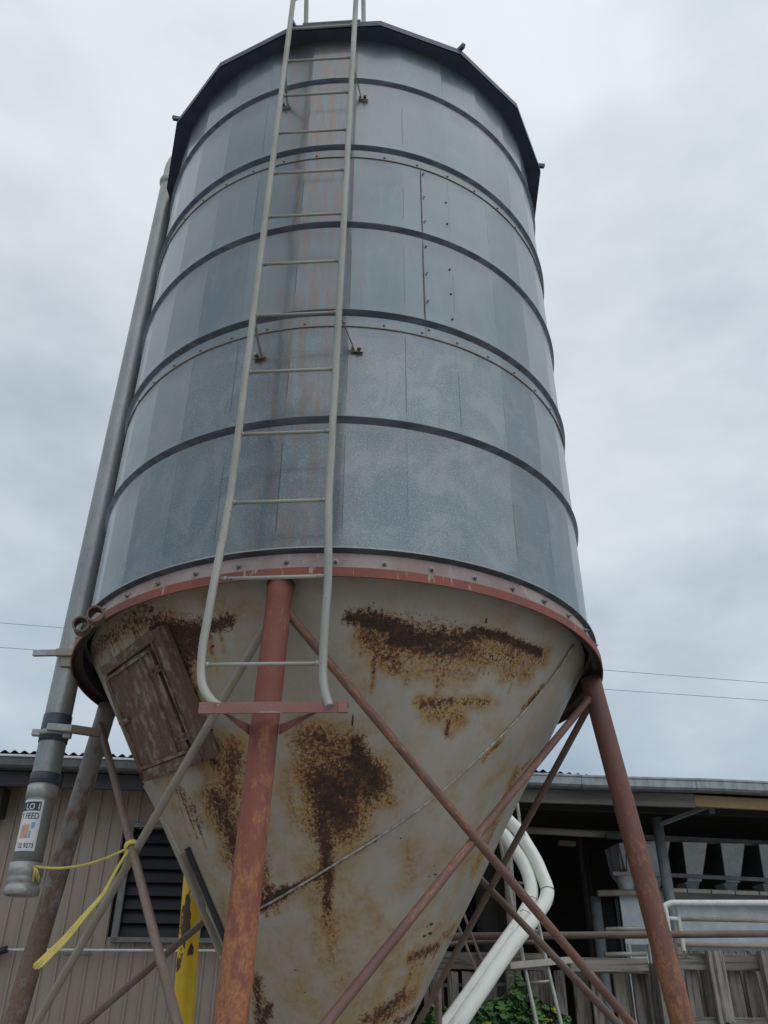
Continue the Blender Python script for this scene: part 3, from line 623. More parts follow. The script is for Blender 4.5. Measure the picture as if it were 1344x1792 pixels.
# sticker wrapped on the pipe
def wrap(px_az, z, r): return Vector((FX+r*math.cos(px_az), FY+r*math.sin(px_az), z))
ST0, ST1 = R_(-175), R_(-70); zt_, zb2 = zpx(1400), zpx(1490)
cvec = math.degrees(math.atan2(CAM.y-FY, CAM.x-FX))      # azimuth of the pipe side facing the yard
def patch(a0, a1, za, zb, dr, m, nm, par, nn=16):
    mm = MB(); P = []; U = []
    for i in range(nn+1):
        a = R_(a0+(a1-a0)*i/nn); P.append([wrap(a, za, PR+dr), wrap(a, zb, PR+dr)]); U.append([(a*PR, za), (a*PR, zb)])
    mm.grid(P, U, True, flip=(za > zb)); return mm.build(nm, m, par)
HT = zt_-zb2
lab = patch(cvec-100, cvec+16, zb2, zt_, .0008, STK, 'paper_label', fpo, 32); lab['label'] = 'white paper label with black print'
def wraptext(s, a_left, z_base, h, dr, m, nm, sx=1.):
    cu = bpy.data.curves.new(nm, 'FONT'); cu.body = s; cu.size = h*1.38; cu.resolution_u = 3; cu.offset = h*.02
    to = bpy.data.objects.new(nm, cu); sc.collection.objects.link(to)
    dg = bpy.context.evaluated_depsgraph_get(); me = bpy.data.meshes.new_from_object(to.evaluated_get(dg)); bpy.data.objects.remove(to)
    xs_ = [v.co.x for v in me.vertices]; xm = max(xs_)
    for v in me.vertices:
        a = R_(a_left) + (v.co.x-xm)*sx/PR; p = wrap(a, z_base+v.co.y, PR+dr); v.co = p
    o = bpy.data.objects.new(nm, me); me.materials.append(m); sc.collection.objects.link(o); o.parent = lab; return o
patch(cvec-90, cvec+7, zt_-.225*HT, zt_-.045*HT, .0014, INK, 'printed_panel', lab)
wraptext('LO 1', cvec+2, zt_-.20*HT, .125*HT, .0022, STK, 'printed_text', .85)
wraptext('Y FEED', cvec+7, zt_-.385*HT, .125*HT, .0016, INK, 'printed_text', .74)
wraptext('32 9273', cvec+7, zb2+.055*HT, .095*HT, .0016, INK, 'printed_text', .75)
patch(cvec-58, cvec-22, zb2+.24*HT, zb2+.50*HT, .0013, PEACH, 'printed_picture', lab)
patch(cvec-16, cvec-2, zb2+.44*HT, zb2+.55*HT, .0013, BLUEI, 'printed_picture', lab)
patch(cvec-20, cvec-12, zb2+.24*HT, zb2+.38*HT, .0013, BLUEI, 'printed_picture', lab)

# ================================================================== ROPE
rope = empty('yellow_rope', 'frayed yellow rope tied from the fill pipe end to a silo brace', 'rope', (FX, FY, 2.2))
kn = at(226, 1485, -.55)
# knot sits on the left brace: find the brace point nearest that sight line
Abr, Bbr = legp('l', 2.93, .025), legp('f', 1.3, .0125); best = min(((ray(226, 1485).cross(Abr.lerp(Bbr, i/200)-CAM)).length, i) for i in range(201))
kn = Abr.lerp(Bbr, best[1]/200)+Vector((0, -.012, 0))
pe = Vector((FX+.055, FY-.05, zpx(1516)))
mm = MB(); mm.tube(sagline(pe, kn, .035, 20), .0055, 8); mm.build('line', ROPE, rope)
mm = MB(); mm.lathe([(PR+.002, pe.z-.006), (PR+.009, pe.z), (PR+.002, pe.z+.006)], FX, FY, 40); mm.build('pipe_loop', ROPE, rope)
mm = MB(); dbr = (Bbr-Abr).normalized(); M_ = dbr.to_track_quat('Z', 'Y')
for k in range(3):
    mm.tube([kn+Vector((0, .012, 0))+dbr*(.010*(k-1))+M_ @ Vector((math.cos(a)*.0235, math.sin(a)*.0235, .004*math.sin(a+k))) for a in [2*math.pi*i/20 for i in range(21)]], .006, 8)
mm.build('knot', ROPE, rope)
dist = (kn-CAM).length
def near(px, py, dd): return CAM+ray(px, py)*dd
tail = smooth_path([kn, near(205, 1520, dist), near(180, 1565, dist-.02), near(150, 1600, dist-.05), near(112, 1645, dist-.08), near(66, 1690, dist-.12)], 6)
for q in range(9):
    mm = MB(); ph = q*.7; T = []
    for i, p in enumerate(tail):
        f_ = i/(len(tail)-1); sp_r = .003+.017*max(0, f_-.25)**1.2; T.append(p+Vector((math.cos(ph+f_*3), .6*math.sin(ph+f_*3), .8*math.sin(ph+f_*3)))*sp_r)
    mm.tube(T, .0038, 6); mm.build('frayed_strand', ROPE, rope)
mm = MB()
for q in range(10):
    a = q*.7; mm.tube([pe+Vector((-.005, -.012, 0)), pe+Vector((.012+.008*math.cos(a), -.02, -.02)), pe+Vector((.02+.016*math.cos(a), -.02+.008*math.sin(a), -.055-.012*math.sin(a*2)))], .002, 5)
mm.build('loose_end', ROPE, rope)

# ================================================================== YELLOW POST
yp = [at(331, 1500, .95), at(325, 1600, .95), at(312, 1785, .95)]; xb = yp[2]+(yp[2]-yp[0])*(1.6/(yp[0].z-yp[2].z))
top = yp[0]+Vector((.02, 0, .35)); P_ = [xb.lerp(top, i/40) for i in range(41)]
mm = MB(); mm.tube(P_, .0545, 40); yo = mm.build('yellow_post', YEL)
vals = []
for v in yo.data.vertices:
    d = (Vector(v.co)-CAM); x_ = 672+FPX*d.dot(RT)/d.dot(FW); y_ = 896-FPX*d.dot(UP)/d.dot(FW); m = 0
    for (a, b, r) in ((325, 1592, 9), (322, 1600, 8), (330, 1607, 7), (327, 1622, 8), (321, 1632, 8), (325, 1645, 4), (322, 1652, 7), (308, 1760, 6), (309, 1785, 5), (330, 1560, 4), (318, 1575, 3), (333, 1668, 5), (312, 1690, 4), (326, 1730, 4), (335, 1700, 3), (300, 1750, 3)):
        m = max(m, 1.1-math.hypot(x_-a, (y_-b)*.7)/(r*1.9))
    vals.append(max(0, m))
yo.data.attributes.new('rust', 'FLOAT', 'POINT').data.foreach_set('value', vals)
tag(yo, 'thick yellow painted steel tube with brown chipped patches, standing behind the front silo leg', 'post')

# ================================================================== WHITE PIPES
WY = lambda py: 1.36+(1792-py)/355*.86
outer = [(862,1412),(878,1424),(890,1436),(906,1453),(923,1480),(938,1514-8),(949,1532),(957.5,1556),(955,1575),(945,1592),(930,1612),(905,1643),(881,1676),(843,1732),(802,1792)]
inner = [(862,1440),(872,1452),(886,1465),(902,1489),(915,1509),(925,1533),(930,1558),(927,1580),(918,1598),(905,1620),(880,1655),(859,1685),(820,1742),(780,1797)]
for pts_, dy, lb in ((outer, 0, 'outer white plastic conveying pipe, the longer curve, bending down beside the hopper'), (inner, .035, 'inner white plastic conveying pipe, tucked under its longer twin beside the hopper')):
    Q = [at(x, y, WY(y)+dy) for x, y in pts_]
    d0 = (Q[-1]-Q[-2]).normalized(); end = Q[-1]
    Q = [Q[0]+Vector((-.35, .3, .12))]+Q+[end+d0*.35, end+d0*.7+Vector((-.06, -.06, 0)), Vector((.20, .35+dy, .85)), Vector((.10, .12+dy, .84))]
    mm = MB(); mm.tube(smooth_path(Q, 6), .0450, 28); ro_ = mm.build('white_pipe', PVC); tag(ro_, lb, 'pipe', 'white conveying pipes')
    for (x, y) in ((958, 1560), (921, 1604)) if dy == 0 else ((931, 1578),):
        c = at(x, y, WY(y)+dy); i = min(range(len(Q)-1), key=lambda k: (Q[k]-c).length); t_ = (Q[min(i+1, len(Q)-1)]-Q[max(i-1, 0)]).normalized(); M_ = t_.to_track_quat('Z', 'Y')
        mm = MB(); mm.tube([c+M_ @ Vector((math.cos(a)*.0475, math.sin(a)*.0475, 0)) for a in [2*math.pi*k/28 for k in range(29)]], .0022, 6, False); mm.build('wire_tie', WIRE, ro_)

# ================================================================== FEED SHED
shed = empty('feed_shed', 'long low farm shed behind the silo with tan cladding and an open dark bay', 'shed', F(0, 0, 0))
# roof: corrugated sheet
U0, U1 = -7.5, 9.5; per = .076; P = []; UV = []
n = int((U1-U0)/per*8)
for i in range(n+1):
    u = U0+(U1-U0)*i/n; wv = .010*math.cos(2*math.pi*u/per); sag = -.012*max(0, u-3)**1.5-.035*min(1, max(0, (u-1.7)/.5))
    P.append([F(u, -.06, 3.432+wv*1.2+sag), F(u, 7.5, 4.15+wv)]); UV.append([(u, 0), (u, 7)])
mm = MB(); mm.grid(P, UV, True); o = mm.build('roof', ROOFZ, shed)
mm = MB()   # ceiling board / underside and purlins
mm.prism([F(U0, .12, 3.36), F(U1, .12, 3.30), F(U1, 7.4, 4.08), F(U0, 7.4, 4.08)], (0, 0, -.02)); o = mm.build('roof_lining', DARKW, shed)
for v in (.9, 2.2, 3.5):
    mm = MB(); mm.beam(F(U0, v, 3.30+v*.1), F(U1, v, 3.26+v*.1), .05, .10); mm.build('purlin', DARKW, shed)
# gutter in lengths
gp = [(-.0, .0), (-.10, .0), (-.106, .006), (-.112, .0), (-.112, -.012), (-.104, -.02), (-.104, -.075), (-.085, -.092), (0, -.095)]
def zs_(u): return 3.395-.012*max(0, u-3)**1.5
edges = [U0, -4.4, -2.0, 0.4, 1.36, 2.06, 3.08, 5.0, 7.2, U1]
for k in range(len(edges)-1):
    a, b = edges[k]+.002, edges[k+1]-.002; P = []; UV = []
    for i in range(13):
        u = a+(b-a)*i/12; l = 0; row = []; ur = []
        for q, (vv, dz) in enumerate(gp):
            if q: l += math.hypot(vv-gp[q-1][0], dz-gp[q-1][1])
            row.append(F(u, vv, zs_(u)+dz-.002*(k % 2)+.003*math.sin(u*2.2))); ur.append((u, l))
        P.append(row); UV.append(ur)
    if b > .5: mm = MB(); mm.grid(P, UV, False, flip=True); mm.build('gutter', GUT, shed)
    else:
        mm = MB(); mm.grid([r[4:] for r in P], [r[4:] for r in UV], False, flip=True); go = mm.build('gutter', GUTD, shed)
        mm = MB(); mm.grid([r[:5] for r in P], [r[:5] for r in UV], False, flip=True); mm.build('lit_gutter_bead', WHITE, go)  # white colour stands in for light along the bead
# fascia boards
for a, b, m in ((U0, -2.2, FASD), (-2.19, .6, FASD), (.61, 1.35, FAS), (1.36, 3.098, FAS), (3.10, 5.6, FASY), (5.61, U1, FAS)):
    mm = MB(); mm.beam(F(a, .03, zs_(a)-.155), F(b, .03, zs_(b)-.155), .035, .115 if m is not FASY else .095); mm.build('fascia_board', m, shed)
# ribbed cladding, left bay
UL0, UL1 = -7.0, -.15; VW = .35
prof = []; u = UL0
while u < UL1:
    prof += [(u, 0), (u+.082, 0), (u+.086, -.014), (u+.100, -.014), (u+.104, 0)]; u += .108
opn = (-1.63, -.60, 2.155, 2.95)    # louvre opening
def cladstrip(z0, z1, keep):
    P = []; UV = []; mm = MB()
    def flush():
        if len(P) > 1: mm.grid(P, UV, False)
    for (u, d) in prof:
        if keep(u): P.append([F(u, VW+d, z0), F(u, VW+d, z1)]); UV.append([(u, z0), (u, z1)])
        else:
            flush(); P = []; UV = []
    flush(); return mm
wl = MB()
for a in (cladstrip(.02, opn[2], lambda u: True), cladstrip(opn[2], opn[3], lambda u: not (opn[0] < u < opn[1])), cladstrip(opn[3], 3.33, lambda u: True)):
    b = len(wl.v); wl.v += a.v; wl.f += [tuple(i+b for i in f) for f in a.f]; wl.uv += a.uv; wl.sm += a.sm
wl.build('clad_wall', CLAD, shed)
mm = MB(); mm.prism([F(UL0, VW+.06, 0), F(opn[0]-.02, VW+.06, 0), F(opn[0]-.02, VW+.06, 3.3), F(UL0, VW+.06, 3.3)], FV*.02); mm.build('wall_lining', DARKW, shed)
lv = MB(); c0 = F(opn[0], VW-.03, opn[2]); 
lv.beam(F(opn[0]-.02, VW-.03, opn[2]-.03), F(opn[0]-.02, VW-.03, opn[3]+.03), .05, .05, up=FV); lv.beam(F(opn[1]+.02, VW-.03, opn[2]-.03), F(opn[1]+.02, VW-.03, opn[3]+.03), .04, .05, up=FV)
lv.beam(F(opn[0]-.05, VW-.03, opn[2]-.02), F(opn[1]+.05, VW-.03, opn[2]-.02), .05, .035); lv.beam(F(opn[0], VW-.03, opn[3]+.02), F(opn[1], VW-.03, opn[3]+.02), .05, .035)
lv.beam(F(-1.02, VW-.035, opn[2]), F(-1.02, VW-.035, opn[3]), .03, .03, up=FV)
lvo = lv.build('louvre_frame', LFRM, shed)
for i in range(8):
    z = opn[2]+.045+i*.098; mm = MB(); mm.beam(F(opn[0]+.01, VW+.02, z), F(opn[1]-.01, VW+.02, z), .012, .10, up=(FV*.45+Vector((0, 0, 1)))); mm.build('slat', LOUV, lvo)
mm = MB(); mm.prism([F(opn[0]-.05, VW+.12, opn[2]-.1), F(opn[1]+.05, VW+.12, opn[2]-.1), F(opn[1]+.05, VW+.12, opn[3]+.1), F(opn[0]-.05, VW+.12, opn[3]+.1)], FV*.02); mm.build('backing', DARKW, lvo)
# conduit on the wall
mm = MB(); za_ = 2.062; mm.tube([F(-2.41, VW-.06, za_-.004), F(-.1, VW-.06, za_+.008)], .0095, 10); mm.build('conduit', WHITE, shed)
mm = MB(); mm.tube([F(-2.41, VW-.06, za_), F(-2.47, VW-.06, za_-.02), F(-2.6, VW-.06, za_-.14), F(-2.66, VW-.06, za_-.5)], .026, 12); mm.build('conduit_elbow', BLACK, shed)
mm = MB(); sp2 = [F(-2.0+.22*i/90, VW-.07+.012*math.cos(i*.9), za_-.03+.012*math.sin(i*.9)) for i in range(91)]; mm.tube(sp2, .0022, 5); mm.build('spring', WIRE, shed)
mm = MB(); mm.beam(F(-2.95, .25, 3.10), F(-2.66, .25, 3.10), .2, .22); mm.build('eave_box', DARKW, shed)
# dark inner walls of the open bay
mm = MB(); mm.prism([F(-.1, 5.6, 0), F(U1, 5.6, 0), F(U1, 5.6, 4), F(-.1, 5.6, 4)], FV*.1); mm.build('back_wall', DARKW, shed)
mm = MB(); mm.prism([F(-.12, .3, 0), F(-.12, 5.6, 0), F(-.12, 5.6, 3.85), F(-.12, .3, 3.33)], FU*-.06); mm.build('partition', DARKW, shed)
mm = MB(); mm.prism([F(U1, .3, 0), F(U1, 5.6, 0), F(U1, 5.6, 3.85), F(U1, .3, 3.1)], FU*.06); mm.build('partition', CLAD, shed)
mm = MB(); mm.prism([F(1.9, 3.4, 0), F(2.25, 3.4, 0), F(2.25, 3.4, 3.6), F(1.9, 3.4, 3.6)], FV*.05); mm.build('inner_panel', FAS, shed)
# posts
def vpost(px, py_top, v, r, m, ztop=None, nm='post', zb=0.0):
    u, z = fp(px, py_top, v); mm = MB(); mm.tube([F(u, v, zb), F(u, v, ztop if ztop else z)], r, 14); return mm.build(nm, m, shed)
p_ = vpost(1160, 1500, .55, .048, GREYP, 3.20)
u_, z_ = fp(1150, 1445, .55); mm = MB(); mm.beam(F(u_, .53, 3.13), F(u_+.42, .3, 3.27), .04, .035); mm.beam(F(u_+.42, .3, 3.20), F(u_+.42, .3, 3.33), .05, .02); mm.build('strut', GREYP, p_)
vpost(891, 1540, -.55, .037, LEGG, 3.33)
vpost(1040, 1560, 1.3, .05, GREYP, 2.62); vpost(1018, 1500, 1.9, .03, FAS, 3.3); vpost(1028, 1500, 2.4, .03, FAS, 3.3)
# lintel pipe/beam across the bay
def hbar(name, p0, p1, v, r, m, par=shed, n=1, box=None, lab=None, cat=None, ext=0.):
    A, B = FP(*p0, v), FP(*p1, v); A = A-(B-A).normalized()*0; B = B+(B-A).normalized()*ext
    mm = MB()
    if box: mm.beam(A, B, *box)
    else: mm.tube([A, B], r, 14)
    o = mm.build(name, m, par); return tag(o, lab, cat) if lab else o
CRM = simple('cream_paint', (.42, .40, .33), (.50, .48, .40), .6, 0, 10)
hbar('lintel', (915, 1452), (1090, 1462), 1.6, .035, CRM)
hbar('lintel', (1060, 1463), (1344, 1477), 1.55, .0, GREYP, box=(.05, .055), ext=3)
hbar('lamp_fitting', (978, 1475), (1006, 1477), 2.2, .0, CRM, box=(.08, .045))
mm = MB()
# ------------------------------------------------------------------ feeders
def quad_tank(name, lab, v0, uc, wt, wb, zt, zm, zb, dep, grp=None):
    ro = empty(name, lab, 'feed hopper', F(uc, v0+dep/2, zb), grp)
    def ring(w_, d_, z, vv): return [F(uc-w_/2, vv, z), F(uc+w_/2, vv, z), F(uc+w_/2, vv+d_, z), F(uc-w_/2, vv+d_, z)]
    a = ring(wt, dep, zt, v0); uc -= .052; b = ring(wb, dep*.55, zm, v0+dep*.12); 
    mm = MB(); mm.prism([a[0], a[1], b[1], b[0]], FV*.004); mm.build('front_panel', FEEDZ, ro)
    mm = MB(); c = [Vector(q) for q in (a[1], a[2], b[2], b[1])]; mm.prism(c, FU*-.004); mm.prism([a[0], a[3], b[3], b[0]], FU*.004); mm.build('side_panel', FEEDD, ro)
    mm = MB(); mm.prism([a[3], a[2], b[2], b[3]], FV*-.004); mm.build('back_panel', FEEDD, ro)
    uc -= .018; c0 = ring(wb, dep*.5, zm-.004, v0+dep*.14); d0 = ring(wb*.62, dep*.3, zb, v0+dep*.25); mm = MB(); mm.prism([c0[0], c0[1], d0[1], d0[0]], FV*.004); mm.prism([c0[1], c0[2], d0[2], d0[1]], FU*-.004); mm.prism([c0[0], c0[3], d0[3], d0[0]], FU*.004); mm.build('chute', FEEDZ, ro)
    return ro
VH = 1.45; names = ['feed hopper partly hidden by the grey post', 'wedge-shaped feed hopper just right of the grey post', 'middle wedge-shaped feed hopper above the white rail', 'wedge-shaped feed hopper at the right edge of the photo']
cent = [fp(x, 1480, VH)[0] for x in (1152, 1217, 1283, 1349)]
for c_, nm in zip(cent, names): quad_tank('feed_hopper', 'galvanised '+nm, VH, c_, .262, .150, 3.16, 2.80, 2.69, .42, 'row of galvanised feed hoppers')
# big rounded bin at the left of the row + bucket
bin_ = empty('meal_bin', 'large rounded galvanised meal bin hanging left of the hopper row', 'bin', FP(1090, 1540, 1.35))
u0, z0_ = fp(1083, 1475, 1.35); u1 = fp(1150, 1475, 1.35)[0]; mm = MB()
mm.prism([F(u0, 1.35, z0_), F(u1, 1.35, z0_), F(u1, 1.35, z0_-.25), F((u0+u1)/2+.12, 1.35, z0_-.42), F(u0+.16, 1.35, z0_-.42), F(u0+.03, 1.35, z0_-.25)], FV*.4); mm.build('bin_body', FEEDZ, bin_)
mm = MB(); 
u2 = fp(1096, 1540, 1.2)[0]; mm.tube(smooth_path([F(u2-.09, 1.31, z0_-.05), F(u2-.06, 1.3, z0_-.28), F(u2, 1.3, z0_-.35), F(u2+.05, 1.3, z0_-.28), F(u2+.08, 1.31, z0_-.1)], 5), .006, 6); mm.build('hanging_cable', WIRE, bin_)
mm = MB(); mm.tube([FP(1081, 1478, 1.25), FP(1088, 1530, 1.25)], .014, 8); mm.build('hanger', GALV, bin_)
bk_ = FP(1097, 1562, 1.30); bk = empty('feed_bucket', 'tapered grey metal bucket under the meal bin', 'bucket', bk_)
mm = MB(); mm.lathe([(.06, bk_.z), (.10, bk_.z+.16), (.096, bk_.z+.16), (.056, bk_.z+.006), (.001, bk_.z+.006)], bk_.x, bk_.y, 28); mm.build('bucket_body', FEEDZ, bk); mm = MB()
mm.tube([bk_+Vector((.1*math.cos(a), .1*math.sin(a), .16)) for a in [2*math.pi*i/24 for i in range(25)]], .004, 6); mm.build('bucket_rim', GALV, bk)
# trough rails and panels of the stall
stall = empty('feed_stall', 'galvanised milking stall front with lower sheet panels behind the rails', 'stall', F(3.2, 1.2, 0))
hbar('shelf', (1071, 1529), (1160, 1531), 1.22, 0, GALV, stall, box=(.05, .035)); hbar('shelf_rail', (1160, 1531), (1344, 1540), 1.22, 0, GREYP, stall, box=(.03, .035), ext=3)
hbar('trough_pipe', (1046, 1563), (1180, 1561), 1.15, .028, TAN, stall)
for k in range(5):
    x0 = 1160+k*42; hbar('trough_lip', (x0, 1557.5+k*1.6), (x0+40, 1559+k*1.6), 1.1, 0, CRM, stall, box=(.04, .035))
hbar('trough_beam', (1172, 1568), (1344, 1574), 1.1, 0, FAS, stall, box=(.05, .06), ext=3)
a0, a1 = fp(1084, 1568, 1.25); b0 = fp(1125, 1568, 1.25)[0]
mm = MB(); mm.prism([F(a0, 1.25, 1.25), F(fp(1344, 1568, 1.25)[0]+3, 1.25, 1.25), F(fp(1344, 1568, 1.25)[0]+3, 1.25, 2.66), F(a0, 1.25, 2.66)], FV*.02); mm.build('sheet_panel', FEEDZ, stall)
mm = MB(); mm.beam(F(a0+.02, 1.235, 2.19), F(a0+4.5, 1.235, 2.19), .012, .05); mm.beam(F(a0+.02, 1.235, 1.95), F(a0+4.5, 1.235, 1.95), .012, .03); mm.build('panel_fold', GREYP, stall)
mm = MB()   # mesh screen left of the panel
ms0, ms1 = fp(1050, 1568, 1.3)[0], a0-.02
for i in range(13): u = ms0+(ms1-ms0)*i/12; mm.tube([F(u, 1.3, 1.7), F(u, 1.3, 2.64)], .002, 4)
for i in range(24): z = 1.7+.94*i/23; mm.tube([F(ms0, 1.3, z), F(ms1, 1.3, z)], .002, 4)
mm.build('mesh_screen', MESHM, stall)
mm = MB(); mm.beam(F(a0-.03, 1.28, 1.3), F(a0-.03, 1.28, 2.62), .03, .03, up=FV); mm.build('mesh_frame', BLACK, stall)
# inner feed boards seen between hoppers
mm = MB(); mm.prism([F(cent[0]-.1, 2.0, 2.55), F(cent[3]+1.6, 2.0, 2.55), F(cent[3]+1.6, 2.0, 2.80), F(cent[0]-.1, 2.0, 2.80)], FV*.03); mm.build('back_board', TAN, stall)

# ------------------------------------------------------------------ rails in front
rail = empty('white_handrail', 'white painted tube handrail with a rounded corner in front of the stall', 'handrail', F(2.55, -.3, 0))
A = FP(1167, 1600, -.3); A.z = 0; T0 = FP(1164, 1592, -.3); T1 = FP(1176, 1580, -.3); T2 = FP(1344, 1580, -.3)
bend = [T0, T0+Vector((.0, 0, .02)), T0.lerp(T1, .5)+Vector((-.008, 0, .012)), T1]
base = Vector((T0.x, T0.y, 0))
mm = MB(); mm.tube([base, T0]+smooth_path(bend, 4)[1:]+[T2+(T2-T1)*1.5], .022, 14); mm.build('top_rail', WHITE, rail)
mm = MB(); c = FP(1186, 1600, -.28); mm.tube([Vector((c.x, c.y, 0)), Vector((c.x, c.y, 2.30))], .018, 12); mm.build('upright', CRM, rail)
for y in (1607, 1635): hbar('short_link', (1167, y), (1185, y+1), -.3, .014, WHITE, rail)
for (y0, y1, v, m, nm) in ((1608, 1611, -.2, TAN, 'side_rail'), (1653, 1656, -.2, TAN, 'side_rail')): hbar(nm, (1187, y0), (1344, y1), v, .016, m, rail, ext=2)
mm = MB(); A_, B_ = FP(560, 1641, -.9), FP(1344, 1634, -.9); B_ += (B_-A_)*.6; mm.tube([A_, B_], .0235, 14); rr_ = mm.build('rusty_rail', BRB)
rr = empty('yard_rail', 'long dark rusty tube rail running level behind the right silo leg', 'rail', A_)
rr_.parent = rr; rr_.matrix_parent_inverse = rr.matrix_world.inverted(); rr_.name = 'rail_tube'
for t_ in (.02, .985):
    q = A_.lerp(B_, t_); mm = MB(); mm.tube([Vector((q.x, q.y, 0)), Vector((q.x, q.y, q.z-.02))], .026, 12); mm.build('upright', BRB, rr)
# second, lower bent rail left
gr = empty('bent_gate_rail', 'short rusty tube gate rail with a bent end, left of the white pipes', 'gate rail', FP(790, 1655, -.7))
Q = smooth_path([FP(745, 1664, -.7), FP(790, 1652, -.7), FP(850, 1648, -.7), FP(925, 1648, -.7), FP(940, 1656, -.7), FP(948, 1672, -.7), FP(950, 1700, -.7)], 6); e_ = Q[-1]; Q.append(Vector((e_.x, e_.y, 0)))
mm = MB(); mm.tube(Q, .017, 12); mm.build('rail_tube', BRB, gr); q = Q[0]; mm = MB(); mm.tube([Vector((q.x, q.y, 0)), q], .017, 12); mm.build('upright', BRB, gr)
# grey stub rails left of fence
gs = empty('grey_stub_rail', 'short grey tube rail stub standing left of the big rusty leg', 'rail', FP(1100, 1670, .2))
for (a, b) in (((1060, 1627), (1139, 1624)), ((1058, 1671), (1131, 1669))): hbar('rail_tube', a, b, .2, .019, GALV, gs)
for x in (1100,):
    c = FP(x, 1650, .2); mm = MB(); mm.tube([Vector((c.x, c.y, 0)), Vector((c.x, c.y, 2.14))], .016, 10); mm.build('upright', GALV, gs)
c = FP(1136, 1650, .2); mm = MB(); mm.tube([Vector((c.x, c.y, 0)), Vector((c.x, c.y, 2.14))], .022, 10); mm.build('upright', GALV, gs)

# ------------------------------------------------------------------ timber panels
def board(par, x0, x1, ytop, v, thick=.022, lean=0., zb=.03, jag=0.):
    ua, z = fp(x0, ytop, v); ub = fp(x1, ytop, v)[0]; mm = MB(); j = random.uniform(-.008, .008)
    mm.prism([F(ua, v, zb), F(ub, v, zb), F(ub+lean, v, z+j), F(ua+lean, v, z)], FV*-thick)
    # vertical uv
    o = mm.build('pale', WOOD, par); uvl = o.data.uv_layers[0]
    for p in o.data.polygons:
        for li in p.loop_indices:
            co = o.data.vertices[o.data.loops[li].vertex_index].co; q = Vector(co)-FO; uvl.data[li].uv = (q.dot(FU)+q.dot(FV), co.z)
    return o
fr = empty('timber_fence', 'grey weathered timber paling fence at the lower right, behind the big rusty leg', 'fence', F(2.5, -1.2, 0))
for (x0, x1, y, v) in ((1196, 1216, 1705, -1.10), (1224, 1240, 1705, -1.10), (1268, 1290, 1705, -1.10), (1298, 1318, 1705, -1.10), (1330, 1346, 1705, -1.10)): board(fr, x0, x1, 1696, v)
for (x0, x1, y) in ((1232, 1258, 1664), (1324, 1360, 1664), (1139, 1160, 1664)): board(fr, x0, x1, y, -1.20, .05)
for (x0, x1, y) in ((1195, 1210, 1664), (1212, 1228, 1665), (1264, 1282, 1664), (1286, 1304, 1665), (1306, 1322, 1664)): board(fr, x0, x1, y, -.98, .02)
for a, b, v in (((1186, 1682), (1236, 1683), -1.165), ((1262, 1684), (1328, 1685), -1.165), ((1165, 1795), (1420, 1797), -1.165)):
    hbar('rail', a, b, v, 0, WOOD, fr, box=(.025, .095))
for y in (1700, 1745): hbar('tube_behind', (1200, y), (1400, y-1), -.5, .02, WHITE, fr)
hbar('tan_sheet', (1200, 1722), (1400, 1722), -.4, 0, TAN, fr, box=(.01, .09))
fl = empty('timber_pallet_fence', 'darker weathered timber paling fence between the white pipes and the big rusty leg', 'fence', F(1.5, -1.1, 0))
hbar('top_slat', (893, 1690), (1008, 1679), -1.27, 0, CRM, fl, box=(.03, .038)); hbar('rail', (995, 1689), (1130, 1691), -1.15, 0, WOOD, fl, box=(.09, .085))
for i, (x0, x1) in enumerate(((752, 775), (782, 800), (808, 830), (842, 866), (884, 905), (925, 945), (951, 962), (968, 985), (1000, 1026), (1030, 1048), (1071, 1097), (1104, 1124))): board(fl, x0, x1, 1698+(i % 3), -1.08 if i % 2 else -1.02)
hbar('rail', (740, 1680), (955, 1684), -.97, 0, WOOD, fl, box=(.04, .10)); hbar('rail', (745, 1725), (960, 1722), -.97, 0, WOOD, fl, box=(.03, .02))
c = FP(1135, 1700, -1.12); mm = MB(); mm.beam(Vector((c.x, c.y, 0)), Vector((c.x, c.y, 1.93)), .07, .07, up=FV); mm.build('corner_post', WOOD, fl)
# thin poles behind the hopper
tp = empty('steel_stake', 'thin upright stake with rust above bare grey steel, beside the hopper bottom', 'stake', at(769, 1790, 1.1))
q = at(766, 1705, 1.1); mm = MB(); mm.tube([Vector((q.x, q.y, 0)), q], .017, 12); mm.build('stake_tube', LEGG, tp)
for (x0, y0, x1, y1, yy) in ((808, 1590, 850, 1700, 2.05), (800, 1615, 842, 1720, 2.0)):
    a, b = at(x0, y0, yy), at(x1, y1, yy); b = b+(b-a)*((b.z-.02)/(a.z-b.z)); mm = MB(); mm.tube([a, b], .009, 8)
    tag(mm.build('thin_rod', BRB), 'upper slanting thin rusty rod between hopper and white pipes' if x0 == 808 else 'lower slanting thin rusty rod between hopper and white pipes', 'rod', 'thin rods behind the hopper')
# small ladder leaning at the shed
sl_ = empty('small_ladder', 'thin grey tube ladder leaning behind the two white pipes', 'ladder', at(955, 1790, 1.9))
VY = 2.28
def lp(x, y): return at(x, y, 1.60+(1792-y)/380*.90)
for pts_ in ([(905, 1405), (914, 1470), (926, 1540), (938, 1600), (945, 1630), (960, 1700), (984, 1800)], [(874, 1455), (880, 1500), (893, 1560), (905, 1620), (916, 1680), (926, 1730), (941, 1800)]):
    Q = [lp(*q) for q in pts_]; A, B = Q[0], Q[-1]; B = B+(B-A)*(1.6/(A.z-B.z)); 
    mm = MB(); mm.tube(smooth_path(Q, 3)+[B], .0125, 10); mm.build('stile', GALV, sl_)
for (a, b) in (((877, 1462), (912, 1468)), ((892, 1545), (925, 1546)), ((908, 1629), (945, 1629)), ((928, 1720), (965, 1717)), ((945, 1810), (985, 1808))):
    mm = MB(); mm.tube([lp(*a), lp(*b)], .009, 8); mm.build('rung', GALV, sl_)
